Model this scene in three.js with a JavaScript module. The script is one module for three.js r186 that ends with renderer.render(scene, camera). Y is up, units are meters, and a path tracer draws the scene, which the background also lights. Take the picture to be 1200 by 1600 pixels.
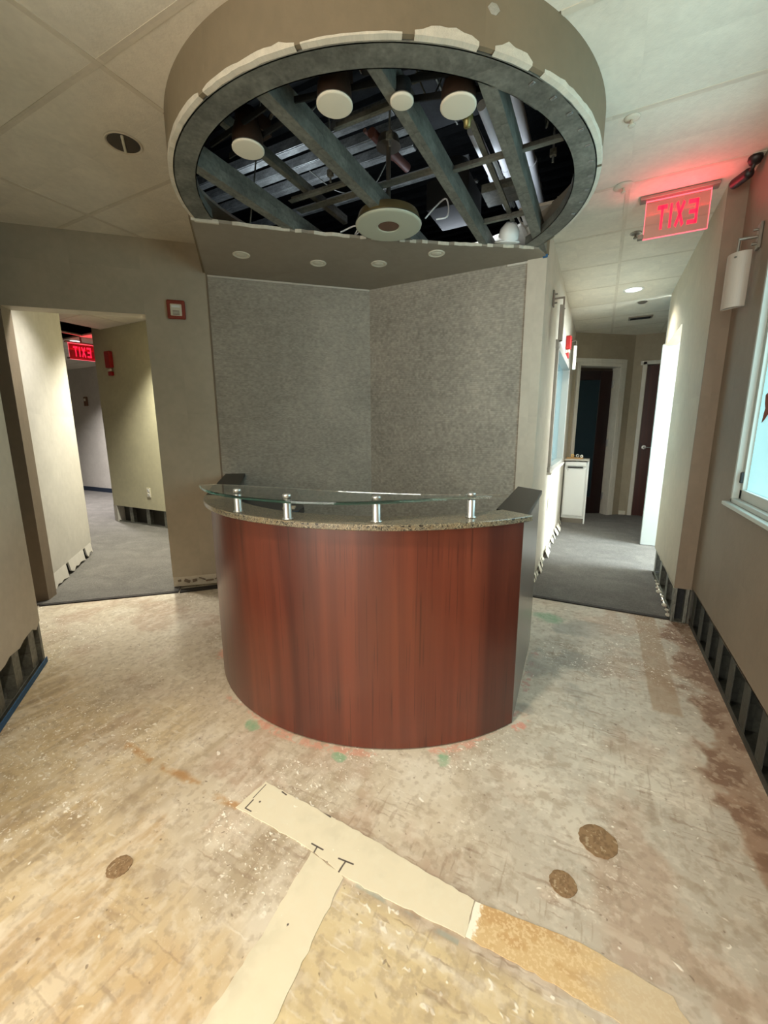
import * as THREE from 'three';
import { RectAreaLightUniformsLib } from 'three/addons/lights/RectAreaLightUniformsLib.js';
import { RoundedBoxGeometry } from 'three/addons/geometries/RoundedBoxGeometry.js';
import { mergeGeometries } from 'three/addons/utils/BufferGeometryUtils.js';
import { Brush, Evaluator, SUBTRACTION } from 'three-bvh-csg';

// ---------------------------------------------------------------- camera, light, exposure
const scene = new THREE.Scene();
scene.background = new THREE.Color(0x05060a);
const camera = new THREE.PerspectiveCamera(102.37, 1200 / 1600, 0.02, 60);
camera.position.set(0, 1.2, 0);
camera.rotation.order = 'YXZ';
camera.rotation.set(-0.18944, 0.47662, -0.0038);   // 10.85 degrees down, 27.3 to the left
const renderer = new THREE.WebGLRenderer({ antialias: true });
renderer.toneMapping = THREE.LinearToneMapping;
renderer.toneMappingExposure = 1.05;
renderer.shadowMap.enabled = true;
RectAreaLightUniformsLib.init();
const WARM = new THREE.Color(1.0, 0.88, 0.72), DAY = new THREE.Color(0.78, 0.93, 1.0);
const LAMP = { front: 8.5, main: 5.5, hall: 8.5, hallCream: 28, hallFar: 34, corridor: 8, side: 60, window: 2.6, plenum: 34, exit: 0.55, frontFill: 4.0 };

// ---------------------------------------------------------------- plan (metres, corridor runs along -z)
const HC = 2.493, HS = 2.303, HDECK = 3.6, HTOP = HC + 0.09;           // ceiling, dropped soffit, deck above
const XL = -0.393, XR = 0.498, XW = 0.587;           // corridor left / right wall, room right wall
const ANG = 0.816, DX = Math.sin(ANG), DZ = -Math.cos(ANG), NX = -Math.cos(ANG), NZ = -Math.sin(ANG);
const ST = (s, t) => [s * DX + t * NX, s * DZ + t * NZ];   // along / beyond the angled left wall
const LT = 3.396;
const DRUM = { x: -1.10, z: -2.152, r: 1.012 };
const DESK = { x: -1.041, z: -2.082, r: 0.942 };

// ---------------------------------------------------------------- helpers
const used = {};
function numbered(n) { const k = used[n] = (used[n] ?? -1) + 1; return k ? n + '_' + String(k).padStart(3, '0') : n; }
function tag(o, label, category, group) { o.userData.label = label; o.userData.category = category; if (group) o.userData.group = group; return o; }
function thing(name, label, category, pos = [0, 0, 0], rotY = 0, group) {
  const g = new THREE.Group(); g.name = numbered(name); g.position.set(...pos); g.rotation.y = rotY; scene.add(g);
  return tag(g, label, category, group);
}
function struct(name, label) { const g = new THREE.Group(); g.name = name; g.userData.kind = 'structure'; if (label) g.userData.label = label; scene.add(g); return g; }
function part(name, geos, mat, parent, label) {
  const g = Array.isArray(geos) ? mergeGeometries(geos.map(q => { const c = q.index ? q.toNonIndexed() : q; for (const k of Object.keys(c.attributes)) if (!['position', 'normal', 'uv'].includes(k)) c.deleteAttribute(k); return c; })) : geos;
  const m = new THREE.Mesh(g, mat); m.name = name; parent.add(m); if (label) m.userData.label = label; return m;
}
function metric(g) {                       // uv in metres, by the main axis of the normal
  const p = g.attributes.position, n = g.attributes.normal, u = g.attributes.uv;
  for (let i = 0; i < p.count; i++) {
    const ax = Math.abs(n.getX(i)), ay = Math.abs(n.getY(i)), az = Math.abs(n.getZ(i));
    if (ay >= ax && ay >= az) u.setXY(i, p.getX(i), p.getZ(i));
    else if (ax > az) u.setXY(i, p.getZ(i), p.getY(i)); else u.setXY(i, p.getX(i), p.getY(i));
  }
  return g;
}
const bx = (w, h, d, x = 0, y = 0, z = 0) => metric(new THREE.BoxGeometry(w, h, d)).translate(x, y, z);
const rb = (w, h, d, x, y, z, r = 0.004, s = 2) => metric(new RoundedBoxGeometry(w, h, d, s, Math.min(r, w / 2.1, h / 2.1, d / 2.1))).translate(x, y, z);
const cyl = (r0, r1, h, x, y, z, n = 28) => new THREE.CylinderGeometry(r0, r1, h, n).translate(x, y, z);
const lathe = (pts, n = 36) => new THREE.LatheGeometry(pts.map(p => new THREE.Vector2(...p)), n);
function tube(pts, r, n = 24, m = 8) { return new THREE.TubeGeometry(new THREE.CatmullRomCurve3(pts.map(p => new THREE.Vector3(...p)), false, 'centripetal'), n, r, m); }
// wall piece from A to B; the room side is on the left hand of A -> B seen from above rotated: normal (-dz, dx)
function wallGeo(ax, az, bx_, bz, y0, y1, th = 0.12, back = 0) {
  const dx = bx_ - ax, dz = bz - az, L = Math.hypot(dx, dz);
  const g = metric(new THREE.BoxGeometry(L, y1 - y0, th)); g.translate(L / 2, (y0 + y1) / 2, -th / 2 - back);
  g.rotateY(Math.atan2(-dz, dx)); g.translate(ax, 0, az); return g;
}
// flat polygon in plan extruded upward from y0 to y1
function plan(pts, y0, y1, bevel = 0) {
  const sh = new THREE.Shape(pts.map(([x, z]) => new THREE.Vector2(x, -z)));
  const g = new THREE.ExtrudeGeometry(sh, { depth: y1 - y0 - 2 * bevel, bevelEnabled: bevel > 0, bevelSize: bevel, bevelThickness: bevel, bevelSegments: 2, bevelOffset: -bevel, curveSegments: 24 });
  g.rotateX(-Math.PI / 2); g.translate(0, y0 + bevel, 0); return metric(g);
}
function arcPts(cx, cz, r, a0, a1, n) { const o = []; for (let i = 0; i <= n; i++) { const a = a0 + (a1 - a0) * i / n; o.push([cx + r * Math.cos(a), cz + r * Math.sin(a)]); } return o; }
const ring = (c, r0, r1, a0, a1, y0, y1, n = 64, bevel = 0) => plan([...arcPts(c.x, c.z, r1, a0, a1, n), ...arcPts(c.x, c.z, r0, a1, a0, n)], y0, y1, bevel);
let seed = 7; const rnd = () => { seed = (Math.imul(seed, 1664525) + 1013904223) >>> 0; return seed / 4294967296; };
const rr = (a, b) => a + (b - a) * rnd();

// ---------------------------------------------------------------- noise and textures
const hash = (x, y) => { let h = Math.imul(x, 374761393) + Math.imul(y, 668265263) | 0; h = Math.imul(h ^ (h >>> 13), 1274126177); return ((h ^ (h >>> 16)) >>> 0) / 4294967296; };
function vn(x, y) { const ix = Math.floor(x), iy = Math.floor(y); let fx = x - ix, fy = y - iy; fx = fx * fx * (3 - 2 * fx); fy = fy * fy * (3 - 2 * fy);
  const a = hash(ix, iy), b = hash(ix + 1, iy), c = hash(ix, iy + 1), d = hash(ix + 1, iy + 1); return a + (b - a) * fx + (c - a) * fy + (a - b - c + d) * fx * fy; }
const fbm = (x, y, o = 4) => { let s = 0, a = 0.5, n = 0; for (let i = 0; i < o; i++) { s += a * vn(x, y); n += a; x = x * 2.03 + 17.3; y = y * 2.03 + 5.7; a *= 0.5; } return s / n; };
const sm = (a, b, x) => { const t = Math.min(1, Math.max(0, (x - a) / (b - a))); return t * t * (3 - 2 * t); };
function bake(w, h, fn, srgb = true) {
  const d = new Uint8Array(w * h * 4), c = [0, 0, 0];
  for (let j = 0; j < h; j++) for (let i = 0; i < w; i++) { fn((i + 0.5) / w, (j + 0.5) / h, c); const k = (j * w + i) * 4; for (let q = 0; q < 3; q++) d[k + q] = Math.max(0, Math.min(255, c[q])); d[k + 3] = 255; }
  const t = new THREE.DataTexture(d, w, h); t.magFilter = THREE.LinearFilter; t.minFilter = THREE.LinearMipmapLinearFilter; t.generateMipmaps = true; t.wrapS = t.wrapT = THREE.RepeatWrapping;
  if (srgb) t.colorSpace = THREE.SRGBColorSpace; t.needsUpdate = true; return t;
}
const rep = (t, u, v = u) => { const c = t.clone(); c.repeat.set(u, v); c.needsUpdate = true; return c; };
const put = (c, r, g, b) => { c[0] = r; c[1] = g; c[2] = b; };
const mixc = (c, r, g, b, t) => { c[0] += (r - c[0]) * t; c[1] += (g - c[1]) * t; c[2] += (b - c[2]) * t; };

const peel = bake(512, 512, (u, v, c) => { const n = 255 * (0.6 * fbm(u * 60, v * 60, 3) + 0.4 * fbm(u * 8, v * 8, 3)); put(c, n, n, n); }, false);
const mottle = bake(512, 512, (u, v, c) => { const n = 236 + 19 * (fbm(u * 6, v * 6, 4) + 0.6 * (fbm(u * 40, v * 40, 2) - 0.5)); put(c, n, n, n); });
const M = {};
const std = (o) => new THREE.MeshStandardMaterial(o);
const paintMap = rep(mottle, 0.8), paintBump = rep(peel, 2.2);
const paint = (hex, rough = 0.62) => std({ color: hex, map: paintMap, bumpMap: paintBump, bumpScale: 0.0006, roughness: rough });
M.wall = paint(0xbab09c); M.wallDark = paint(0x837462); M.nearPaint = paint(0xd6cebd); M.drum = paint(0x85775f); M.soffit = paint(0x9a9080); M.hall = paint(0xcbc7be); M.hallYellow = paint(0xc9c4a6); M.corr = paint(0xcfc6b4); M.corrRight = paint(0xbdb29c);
M.endWall = paint(0xa2957e); M.trim = paint(0xd8d2c4, 0.4); M.white = std({ color: 0xe9ebe8, roughness: 0.4 }); M.winFrame = std({ color: 0xa9afa8, roughness: 0.45 });
M.tile = std({ color: 0xe8e1d0, map: rep(mottle, 1.3), roughness: 0.9, bumpMap: rep(peel, 3), bumpScale: 0.001 });
M.bar = std({ color: 0xdad1be, map: rep(mottle, 1.3), roughness: 0.7 });
M.gypsum = std({ color: 0xd9d2c0, map: rep(mottle, 6), roughness: 0.95, bumpMap: rep(peel, 8), bumpScale: 0.002 });
const galvMap = bake(512, 512, (u, v, c) => { const n = fbm(u * 7, v * 7, 3), m = fbm(u * 46, v * 46, 3), q = 150 + 60 * (n - 0.5) + 46 * (m - 0.5); put(c, q, q * 1.01, q * 0.98); });
M.galv = std({ color: 0xc2c2ba, map: rep(galvMap, 2), roughness: 0.5, metalness: 0.25 });
M.galvDull = std({ color: 0x6d6f68, map: rep(galvMap, 2), roughness: 0.55, metalness: 0.2 });
M.galvBright = std({ color: 0xe2e4e6, map: rep(galvMap, 3), roughness: 0.35, metalness: 0.35 });
M.steelDark = std({ color: 0x3f4245, map: rep(galvMap, 3), roughness: 0.6, metalness: 0.4 });
M.black = std({ color: 0x14100e, roughness: 0.5 });
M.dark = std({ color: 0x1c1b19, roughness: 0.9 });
M.chrome = std({ color: 0xd8d8d6, roughness: 0.22, metalness: 1 });
M.brushed = std({ color: 0xc9ccca, roughness: 0.3, metalness: 0.85 });
M.nickel = std({ color: 0x8c8479, roughness: 0.4, metalness: 0.7 });
M.red = std({ color: 0xa3181a, roughness: 0.4 });
M.redDull = std({ color: 0x8d3a2a, roughness: 0.5 });
M.copper = std({ color: 0x3d2c20, roughness: 0.55, metalness: 0.5 });
M.lens = std({ color: 0xd8d3c0, roughness: 0.5 });
M.lensGreen = std({ color: 0xb9bda9, roughness: 0.3 });
M.blue = std({ color: 0x2c5f8c, map: rep(mottle, 8), roughness: 0.7 });
M.blueDark = std({ color: 0x1d2a3c, roughness: 0.6 });
const carpetTex = bake(512, 512, (u, v, c) => { const n = 0.5 * hash(Math.floor(u * 512), Math.floor(v * 512)) + 0.5 * fbm(u * 90, v * 90, 2), q = 98 + 50 * (n - 0.5) + 18 * (fbm(u * 7, v * 7, 3) - 0.5); put(c, q * 1.0, q * 0.975, q * 0.93); });
M.carpet = std({ map: rep(carpetTex, 1.6), roughness: 1, bumpMap: rep(carpetTex, 1.6), bumpScale: 0.003 });
M.rubber = std({ color: 0x2a2623, roughness: 0.7 });
// mahogany laminate, grain runs up (v)
function woodTex(a, b, d) {
  return bake(1024, 1024, (u, v, c) => {
    const w = 0.012 * (fbm(u * 9, v * 1.2, 3) - 0.5), x = u + w;
    const band = fbm(x * 16, v * 0.35, 3), fine = fbm(x * 120, v * 1.6, 3), pore = vn(x * 420, v * 9), cath = fbm(x * 42 + 2.2 * fbm(x * 5, v * 1.1, 2), v * 0.9, 2);
    let k = 0.52 * sm(0.26, 0.76, band) + 0.26 * sm(0.25, 0.75, cath) + 0.2 * (fine - 0.2); k = Math.max(0, Math.min(1, k));
    put(c, a[0] + (b[0] - a[0]) * k, a[1] + (b[1] - a[1]) * k, a[2] + (b[2] - a[2]) * k);
    if (pore > 0.78) mixc(c, d[0], d[1], d[2], 0.5 * (pore - 0.78) / 0.22);
  });
}
const mahog = woodTex([66, 28, 21], [120, 60, 41], [44, 20, 15]);
M.wood = new THREE.MeshPhysicalMaterial({ map: mahog, roughness: 0.36, clearcoat: 0.35, clearcoatRoughness: 0.22 });
M.woodDoor = std({ map: rep(mahog, 0.8), color: 0xb09a90, roughness: 0.4 });
M.laminate = new THREE.MeshPhysicalMaterial({ color: 0x6a5850, map: rep(mottle, 2), roughness: 0.32, clearcoat: 0.8, clearcoatRoughness: 0.25 });
const graniteTex = bake(512, 512, (u, v, c) => { const a = vn(u * 150, v * 150), b = vn(u * 90 + 40, v * 90), d = fbm(u * 20, v * 20, 2); put(c, 104, 99, 84); mixc(c, 160, 150, 122, sm(0.55, 0.8, a)); mixc(c, 44, 42, 38, sm(0.6, 0.78, b)); mixc(c, 128, 112, 84, 0.5 * sm(0.5, 0.7, d)); });
M.granite = new THREE.MeshPhysicalMaterial({ map: rep(graniteTex, 3), roughness: 0.28, clearcoat: 0.4, clearcoatRoughness: 0.15 });
M.capDark = std({ color: 0x4a4640, map: rep(graniteTex, 4), roughness: 0.45 });
M.worktop = std({ color: 0x25262a, roughness: 0.35 });
M.glass = new THREE.MeshPhysicalMaterial({ color: 0xffffff, transmission: 1, thickness: 0.012, ior: 1.5, roughness: 0.02, attenuationColor: new THREE.Color(0.25, 0.62, 0.52), attenuationDistance: 0.3 });
// woven / split stone wallcovering: short horizontal ridges in staggered courses
function coverTex(sx, sy, k) {
  return bake(2048, 2048, (u, v, c) => {
    const row = Math.floor(v * sy), f = v * sy - row, off = hash(row, 3) * 7, ln = vn(u * sx + off, row * 9.1), n = fbm(u * 120, v * 157, 3), b = fbm(u * 8, v * 8, 3);
    let q = 165 + k * 26 * (ln - 0.5) + 26 * (n - 0.5) + 26 * (b - 0.5); if (f < 0.2) q -= 10; put(c, q, q * 0.955, q * 0.875);
  });
}
const coverA = rep(coverTex(157, 314, 0.75), 0.42), coverB = rep(coverTex(171, 171, 1.0), 0.42);
for (const t of [coverA, coverB]) t.offset.set(0.5, 0.5);
M.coverA = std({ map: coverA, bumpMap: coverA, bumpScale: 0.004, roughness: 0.9 });
M.coverB = std({ map: coverB, bumpMap: coverB, bumpScale: 0.006, roughness: 0.92 });

// bare floor: levelled concrete with glue, dust, scrapes and paint
const flecks = (x, z, f, th) => { const a = x * 0.81 + z * 0.59, b = z * 0.81 - x * 0.59, w = vn(a * f * 1.7, b * f * 1.7) - 0.5; return sm(th, th + 0.07, 0.62 * vn(a * f + w, b * f * 1.25 - w) + 0.38 * vn(b * f * 2.3, a * f * 2.1 + w)); };
function floorColour(x, z, c) {
  const n1 = fbm(x * 1.7 + 9, z * 1.7, 4), n2 = fbm(x * 5.3, z * 5.3 + 31, 5), n3 = fbm(x * 17, z * 17, 5), n4 = fbm(x * 60, z * 60, 4), n5 = fbm(x * 3.1 + 50, z * 3.1 - 8, 5);
  const kx = sm(-0.75, -0.45, x + 0.5 * (n1 - 0.5)), st = fbm(x * 24, z * 4.5, 4) * (1 - kx) + fbm(x * 5, z * 24 + 9, 4) * kx;
  put(c, 200, 188, 166);
  mixc(c, 176, 162, 141, 0.75 * sm(0.42, 0.66, n1));
  mixc(c, 188, 184, 172, 0.7 * sm(-0.45, 0.1, x + 0.6 * (n1 - 0.5)));
  mixc(c, 172, 146, 124, 0.55 * sm(0.5, 0.68, n2));
  mixc(c, 218, 211, 194, 0.65 * sm(0.5, 0.7, n5));
  const w = Math.max(sm(-1.05, -1.85, x + 0.9 * (n2 - 0.5)) * sm(-1.25, -0.75, z + 0.5 * (n5 - 0.5)), sm(-0.6, -0.36, z + 0.4 * (n2 - 0.5) - 0.12 * x));
  mixc(c, 198, 172, 124, 0.6 * w * (0.5 + 0.8 * n3));
  if (z > -0.77 && x > -0.52 + (z + 0.77) * 0.03) { mixc(c, 212, 196, 152, 0.85 * sm(-0.775, -0.735, z + 0.02 * (n3 - 0.5))); mixc(c, 190, 170, 132, 0.4 * sm(0.52, 0.72, n5)); mixc(c, 226, 214, 178, 0.45 * sm(0.5, 0.7, fbm(x * 8 + 4, z * 8, 4))); mixc(c, 250, 246, 232, 0.85 * sm(0.45, 0.6, n2) * flecks(x + 1, z, 55, 0.74)); }
  mixc(c, 148, 130, 102, (0.5 - 0.3 * kx) * (0.35 + 0.65 * sm(-1.3, -0.6, z)) * sm(0.5, 0.7, st) * sm(0.4, 0.58, n5)); mixc(c, 226, 218, 200, 0.5 * (0.4 + 0.6 * sm(-1.3, -0.6, z)) * sm(0.48, 0.68, 1 - st) * sm(0.4, 0.58, n2));
  mixc(c, 148, 130, 108, 0.4 * sm(0.56, 0.74, n3) * sm(0.42, 0.62, n1));
  // scrapes along the tile directions
  const wx = x + 0.012 * (n3 - 0.5), wz = z + 0.012 * (n4 - 0.5), sMask = sm(0.47, 0.62, fbm(x * 2.2 + 3, z * 2.2, 3)) * sm(-1.3, -0.6, x);
  mixc(c, 128, 106, 88, 0.42 * sMask * sm(0.74, 0.9, vn(wx * 13, wz * 130)) * n3 * 1.7); mixc(c, 132, 112, 92, 0.3 * sMask * sm(0.8, 0.92, vn(wx * 130 + 7, wz * 15)));
  mixc(c, 226, 220, 206, 0.5 * sm(0.8, 0.94, vn(wx * 18 + 40, wz * 140)) * sm(0.48, 0.62, n5));
  mixc(c, 146, 130, 110, 0.3 * sm(0.5, 0.72, n4)); mixc(c, 228, 221, 206, 0.3 * sm(0.5, 0.75, fbm(x * 44 + 9, z * 44, 4)));
  // reddish glue and painted wall shade beside the right wall, a brown strip left by a rail
  const glueShade = sm(0.455, 0.49, x + 0.2 * (n2 - 0.5) + 0.05 * (n3 - 0.5) - 0.02 * (z + 2)); mixc(c, 146, 114, 90, (0.5 + 0.4 * n3) * glueShade); mixc(c, 112, 84, 66, 0.5 * glueShade * sm(0.46, 0.6, n3)); mixc(c, 190, 172, 150, 0.6 * glueShade * sm(0.6, 0.7, n4));   // glue in patches, wall shade mixed into the colour
  if (z < -1.95 && x > 0.28 && x < 0.44) mixc(c, 160, 134, 106, 0.65 * sm(0.3, 0.312, x + 0.01 * (n3 - 0.5)) * sm(0.425, 0.41, x) * sm(-1.96, -1.99, z + 0.02 * (n3 - 0.5)) * (0.6 + 0.6 * n3));
  // rust line left of the levelled strip, blue line under it
  const ly = Math.abs(z + 0.79 + 0.03 * (n3 - 0.5)); if (x > -1.6 && x < -0.95) mixc(c, 172, 126, 76, 0.7 * sm(0.022, 0.003, ly) * sm(0.35, 0.6, n3 + 0.2 * (n4 - 0.5))); if (x > -0.52 && x < -0.2) mixc(c, 150, 160, 152, 0.6 * sm(0.009, 0.002, Math.abs(z + 0.768 + 0.006 * (n3 - 0.5))) * sm(0.3, 0.5, n3));
  // pink, green and grey patches round the desk
  const r = Math.hypot(x - DESK.x, z - DESK.z); mixc(c, 220, 152, 130, 0.55 * sm(0.03, 0.012, Math.abs(r - 0.962) + 0.03 * (n4 - 0.5)) * sm(0.47, 0.56, n2 + 0.35 * (n3 - 0.5)) * sm(0.4, 0.52, n4) * (z > -1.7 ? 1 : 0));   // pink outline, broken up by noise
  mixc(c, 214, 130, 110, 0.6 * sm(0.045, 0.03, Math.hypot(x + 0.2, z + 1.6) + 0.07 * (n3 - 0.3)) * sm(0.4, 0.5, n4)); if (x > -0.24 && x < -0.2 && z < -1.6 && z > -2.4) mixc(c, 190, 138, 126, 0.6 * sm(0.46, 0.54, n3) * sm(0.4, 0.5, n4));
  for (const [gx, gz, gr] of [[-1.19, -1.095, 0.04], [-0.78, -1.13, 0.026], [-0.42, -1.30, 0.035], [-0.2, -2.75, 0.11]]) mixc(c, 136, 172, 136, 0.7 * sm(gr, gr * 0.4, Math.hypot(x - gx, z - gz) + 0.09 * (n3 - 0.5)) * (0.5 + n4));
  if (x > -0.25 && x < 0.2 && z < -1.7 && z > -2.8) mixc(c, 134, 138, 132, 0.45 * sm(0.46, 0.62, n2) * sm(0.2, 0, x));
  // paint and plaster flecks
  const fm = sm(0.5, 0.66, fbm(x * 2.6 - 4, z * 2.6 + 12, 4));
  mixc(c, 248, 243, 230, 0.9 * fm * flecks(x, z, 80, 0.75)); mixc(c, 240, 234, 218, 0.75 * (0.15 + 0.85 * fm) * flecks(x + 3, z, 150, 0.75)); mixc(c, 100, 84, 70, 0.5 * flecks(x, z + 5, 70, 0.86)); mixc(c, 246, 241, 228, 0.8 * flecks(x + 8, z + 1, 40, 0.87));
}
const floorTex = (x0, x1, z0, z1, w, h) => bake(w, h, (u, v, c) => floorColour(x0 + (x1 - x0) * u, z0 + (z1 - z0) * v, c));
function floorPiece(x0, x1, z0, z1, w, h, parent) {
  const t = floorTex(x0, x1, z0, z1, w, h); t.wrapS = t.wrapT = THREE.ClampToEdgeWrapping;
  const g = new THREE.BoxGeometry(x1 - x0, 0.1, z1 - z0).translate((x0 + x1) / 2, -0.05, (z0 + z1) / 2), p = g.attributes.position, u = g.attributes.uv;
  for (let i = 0; i < p.count; i++) u.setXY(i, (p.getX(i) - x0) / (x1 - x0), (p.getZ(i) - z0) / (z1 - z0));
  return part('concrete_slab', g, std({ map: t, bumpMap: t, bumpScale: 0.003, roughness: 0.62 }), parent);
}

// ---------------------------------------------------------------- floor
const floor = struct('floor', 'bare levelled concrete floor with glue stains and paint flecks');
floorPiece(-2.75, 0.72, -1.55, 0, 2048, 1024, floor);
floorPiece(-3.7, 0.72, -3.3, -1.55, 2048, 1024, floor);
{
  floorPiece(-3.7, -2.75, -1.55, 0, 512, 1024, floor);
  const m = std({ color: 0xb4a88f, map: rep(mottle, 1), roughness: 0.65 });
  part('concrete_slab', bx(14.3, 0.1, 3, -3.85, -0.05, 1.5), m, floor);
}
{ // skim-coat patches: a T of levelling compound, and a strip of bare plywood colour
  const skim = (x0, x1, z0, z1, marks) => bake(512, 256, (u, v, c) => {
    const x = x0 + (x1 - x0) * u, z = z0 + (z1 - z0) * v, n = fbm(x * 9, z * 9, 4), m = fbm(x * 50, z * 50, 3);
    put(c, 224, 216, 190); mixc(c, 204, 198, 174, 0.6 * sm(0.4, 0.7, n)); mixc(c, 226, 220, 196, 0.4 * sm(0.5, 0.75, m)); mixc(c, 160, 140, 110, 0.5 * sm(0.66, 0.8, n));
    mixc(c, 250, 246, 232, 0.9 * flecks(x, z, 60, 0.9));
    for (const [ax, az, bx_, bz, wd] of marks) { const dx = bx_ - ax, dz = bz - az, q = Math.max(0, Math.min(1, ((x - ax) * dx + (z - az) * dz) / (dx * dx + dz * dz + 1e-9))); const d = Math.hypot(x - ax - q * dx, z - az - q * dz); mixc(c, 70, 62, 56, 0.9 * sm(wd, wd * 0.5, d)); }
  });
  function edgeRough(pts, amp) { const o = []; for (let i = 0; i < pts.length; i++) { const a = pts[i], b = pts[(i + 1) % pts.length], L = Math.hypot(b[0] - a[0], b[1] - a[1]), k = Math.max(1, Math.round(L / 0.02)); for (let j = 0; j < k; j++) { const f = j / k; o.push([a[0] + (b[0] - a[0]) * f + rr(-amp, amp), a[1] + (b[1] - a[1]) * f + rr(-amp, amp)]); } } return o; }
  function patch(name, pts, tex, b, top, label) {
    const g = plan(edgeRough(pts, 0.0025), 0.0, top, 0.0008), p = g.attributes.position, u = g.attributes.uv; tex.wrapS = tex.wrapT = THREE.ClampToEdgeWrapping;
    for (let i = 0; i < p.count; i++) u.setXY(i, (p.getX(i) - b[0]) / (b[1] - b[0]), (p.getZ(i) - b[2]) / (b[3] - b[2]));
    return part(name, g, std({ map: tex, roughness: 0.55 }), floor, label);
  }
  const B1 = [-0.97, -0.19, -0.92, -0.76], T1 = [[-0.925, -0.835, -0.925, -0.8, 0.0025], [-0.925, -0.8, -0.9, -0.8, 0.0025], [-0.93, -0.84, -0.93, -0.9, 0.0018], [-0.9, -0.84, -0.9, -0.839, 0.004], [-0.66, -0.803, -0.62, -0.803, 0.0028], [-0.64, -0.803, -0.638, -0.77, 0.0028], [-0.565, -0.803, -0.52, -0.808, 0.0028], [-0.543, -0.805, -0.545, -0.765, 0.0028], [-0.59, -0.778, -0.59, -0.777, 0.0045], [-0.70, -0.905, -0.66, -0.9, 0.003], [-0.86, -0.903, -0.84, -0.9, 0.003]];
  patch('levelling_strip', [[-0.955, -0.79], [-0.94, -0.91], [-0.556, -0.9], [-0.19, -0.875], [-0.19, -0.785], [-0.52, -0.768], [-0.65, -0.788]], skim(...B1, T1), B1, 0.003, 'pale levelling strip with pencilled T marks');
  const B2 = [-0.66, -0.49, -0.78, -0.2];
  patch('levelling_strip', [[-0.648, -0.784], [-0.525, -0.768], [-0.5, -0.47], [-0.47, -0.22], [-0.64, -0.22], [-0.63, -0.42], [-0.63, -0.56]], skim(...B2, [[-0.588, -0.61, -0.588, -0.609, 0.003]]), B2, 0.0024);
  const ply = bake(512, 256, (u, v, c) => { const n = fbm(u * 9, v * 5, 4), m = fbm(u * 90, v * 30, 3); put(c, 208, 180, 132); mixc(c, 186, 146, 94, 0.6 * sm(0.42, 0.66, n)); mixc(c, 228, 208, 166, 0.6 * sm(0.46, 0.68, m)); mixc(c, 204, 192, 166, 0.75 * sm(0.45, 0.75, u + 0.4 * (n - 0.5))); mixc(c, 246, 240, 222, sm(0.02, 0, u - 0.03 + 0.05 * (m - 0.5))); });
  patch('underlayment_strip', [[-0.188, -0.875], [-0.188, -0.787], [-0.01, -0.79], [0.24, -0.785], [0.3, -0.8], [0.24, -0.885], [0.06, -0.9]], ply, [-0.19, 0.3, -0.92, -0.77], 0.002, 'strip of exposed orange-brown underlayment');
  const core = bake(256, 256, (u, v, c) => { const n = fbm(u * 12, v * 12, 4); put(c, 140, 114, 82); mixc(c, 122, 97, 68, sm(0.4, 0.7, n)); mixc(c, 178, 160, 130, 0.8 * sm(0.62, 0.72, fbm(u * 9 + 3, v * 9, 4))); });
  [[0.096, -1.2, 0.053], [0.012, -1.025, 0.035], [-1.105, -0.503, 0.032]].forEach(([x, z, r], i) => {
    const pts = []; for (let k = 0; k < 40; k++) { const a = k / 40 * 2 * Math.PI, q = r * (1 + rr(-0.04, 0.04)); pts.push([x + q * Math.cos(a), z + q * Math.sin(a)]); }
    const g = plan(pts, 0, 0.0025, 0.0008), u = g.attributes.uv, p = g.attributes.position; for (let k = 0; k < p.count; k++) u.setXY(k, (p.getX(k) - x) / (2 * r) + 0.5, (p.getZ(k) - z) / (2 * r) + 0.5);
    part('core_plug', g, std({ map: core, roughness: 0.8 }), floor);
  });
}
{ // corridor carpets, their cut edges stand proud of the concrete
  const a = struct('carpet_left', 'grey carpet of the left hallway, cut off at the doorway');
  part('carpet_pile', plan([ST(-3.2, 3.33), ST(-0.70, 3.33), ST(-0.70, 3.53), ST(1.06, 3.53), [-1.7, -3.4], [-8.6, -7.6], [-11, -7.6], [-11, 1.6]], 0, 0.012, 0.003), M.carpet, a);
  part('cut_edge', plan([ST(-1.6, 3.31), ST(-0.70, 3.31), ST(-0.70, 3.33), ST(-1.6, 3.33)], 0, 0.009, 0.002), M.rubber, a);
  const b = struct('carpet_right', 'grey carpet of the right corridor, cut off at its mouth');
  part('carpet_pile', plan([[XL + 0.02, -3.085], [XR, -3.085], [XR, -4.1], [3.1, -4.1], [3.1, -7.6], [-2, -7.6], [-2, -6.3], [XL, -6.3]], 0, 0.012, 0.003), M.carpet, b);
  part('cut_edge', bx(XR - XL, 0.009, 0.025, (XL + XR) / 2, 0.0045, -3.075), M.rubber, b);
}

// ---------------------------------------------------------------- walls
// stripped wall foot: bottom track, studs and the back board of the open cavity
function openFoot(wall, ax, az, bx_, bz, h, th, spacing, first = 0.05, gm = M.galv) {
  const dx = bx_ - ax, dz = bz - az, L = Math.hypot(dx, dz), rot = Math.atan2(-dz, dx);
  const place = g => g.rotateY(rot).translate(ax, 0, az);
  part('cavity_board', place(bx(L, h, 0.012, L / 2, h / 2, -th + 0.006)), std({ color: 0x55534b, map: paintMap, roughness: 0.9 }), wall);
  part('bottom_track', [place(bx(L, 0.004, th - 0.03, L / 2, 0.002, -th / 2)), place(bx(L, 0.03, 0.003, L / 2, 0.015, -0.014))], gm, wall);
  for (let x = first; x < L; x += spacing) part('stud', [place(bx(0.07, h, 0.003, x, h / 2, -0.016)), place(bx(0.003, h, th - 0.035, x - 0.034, h / 2, -th / 2))], gm, wall);
}
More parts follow.
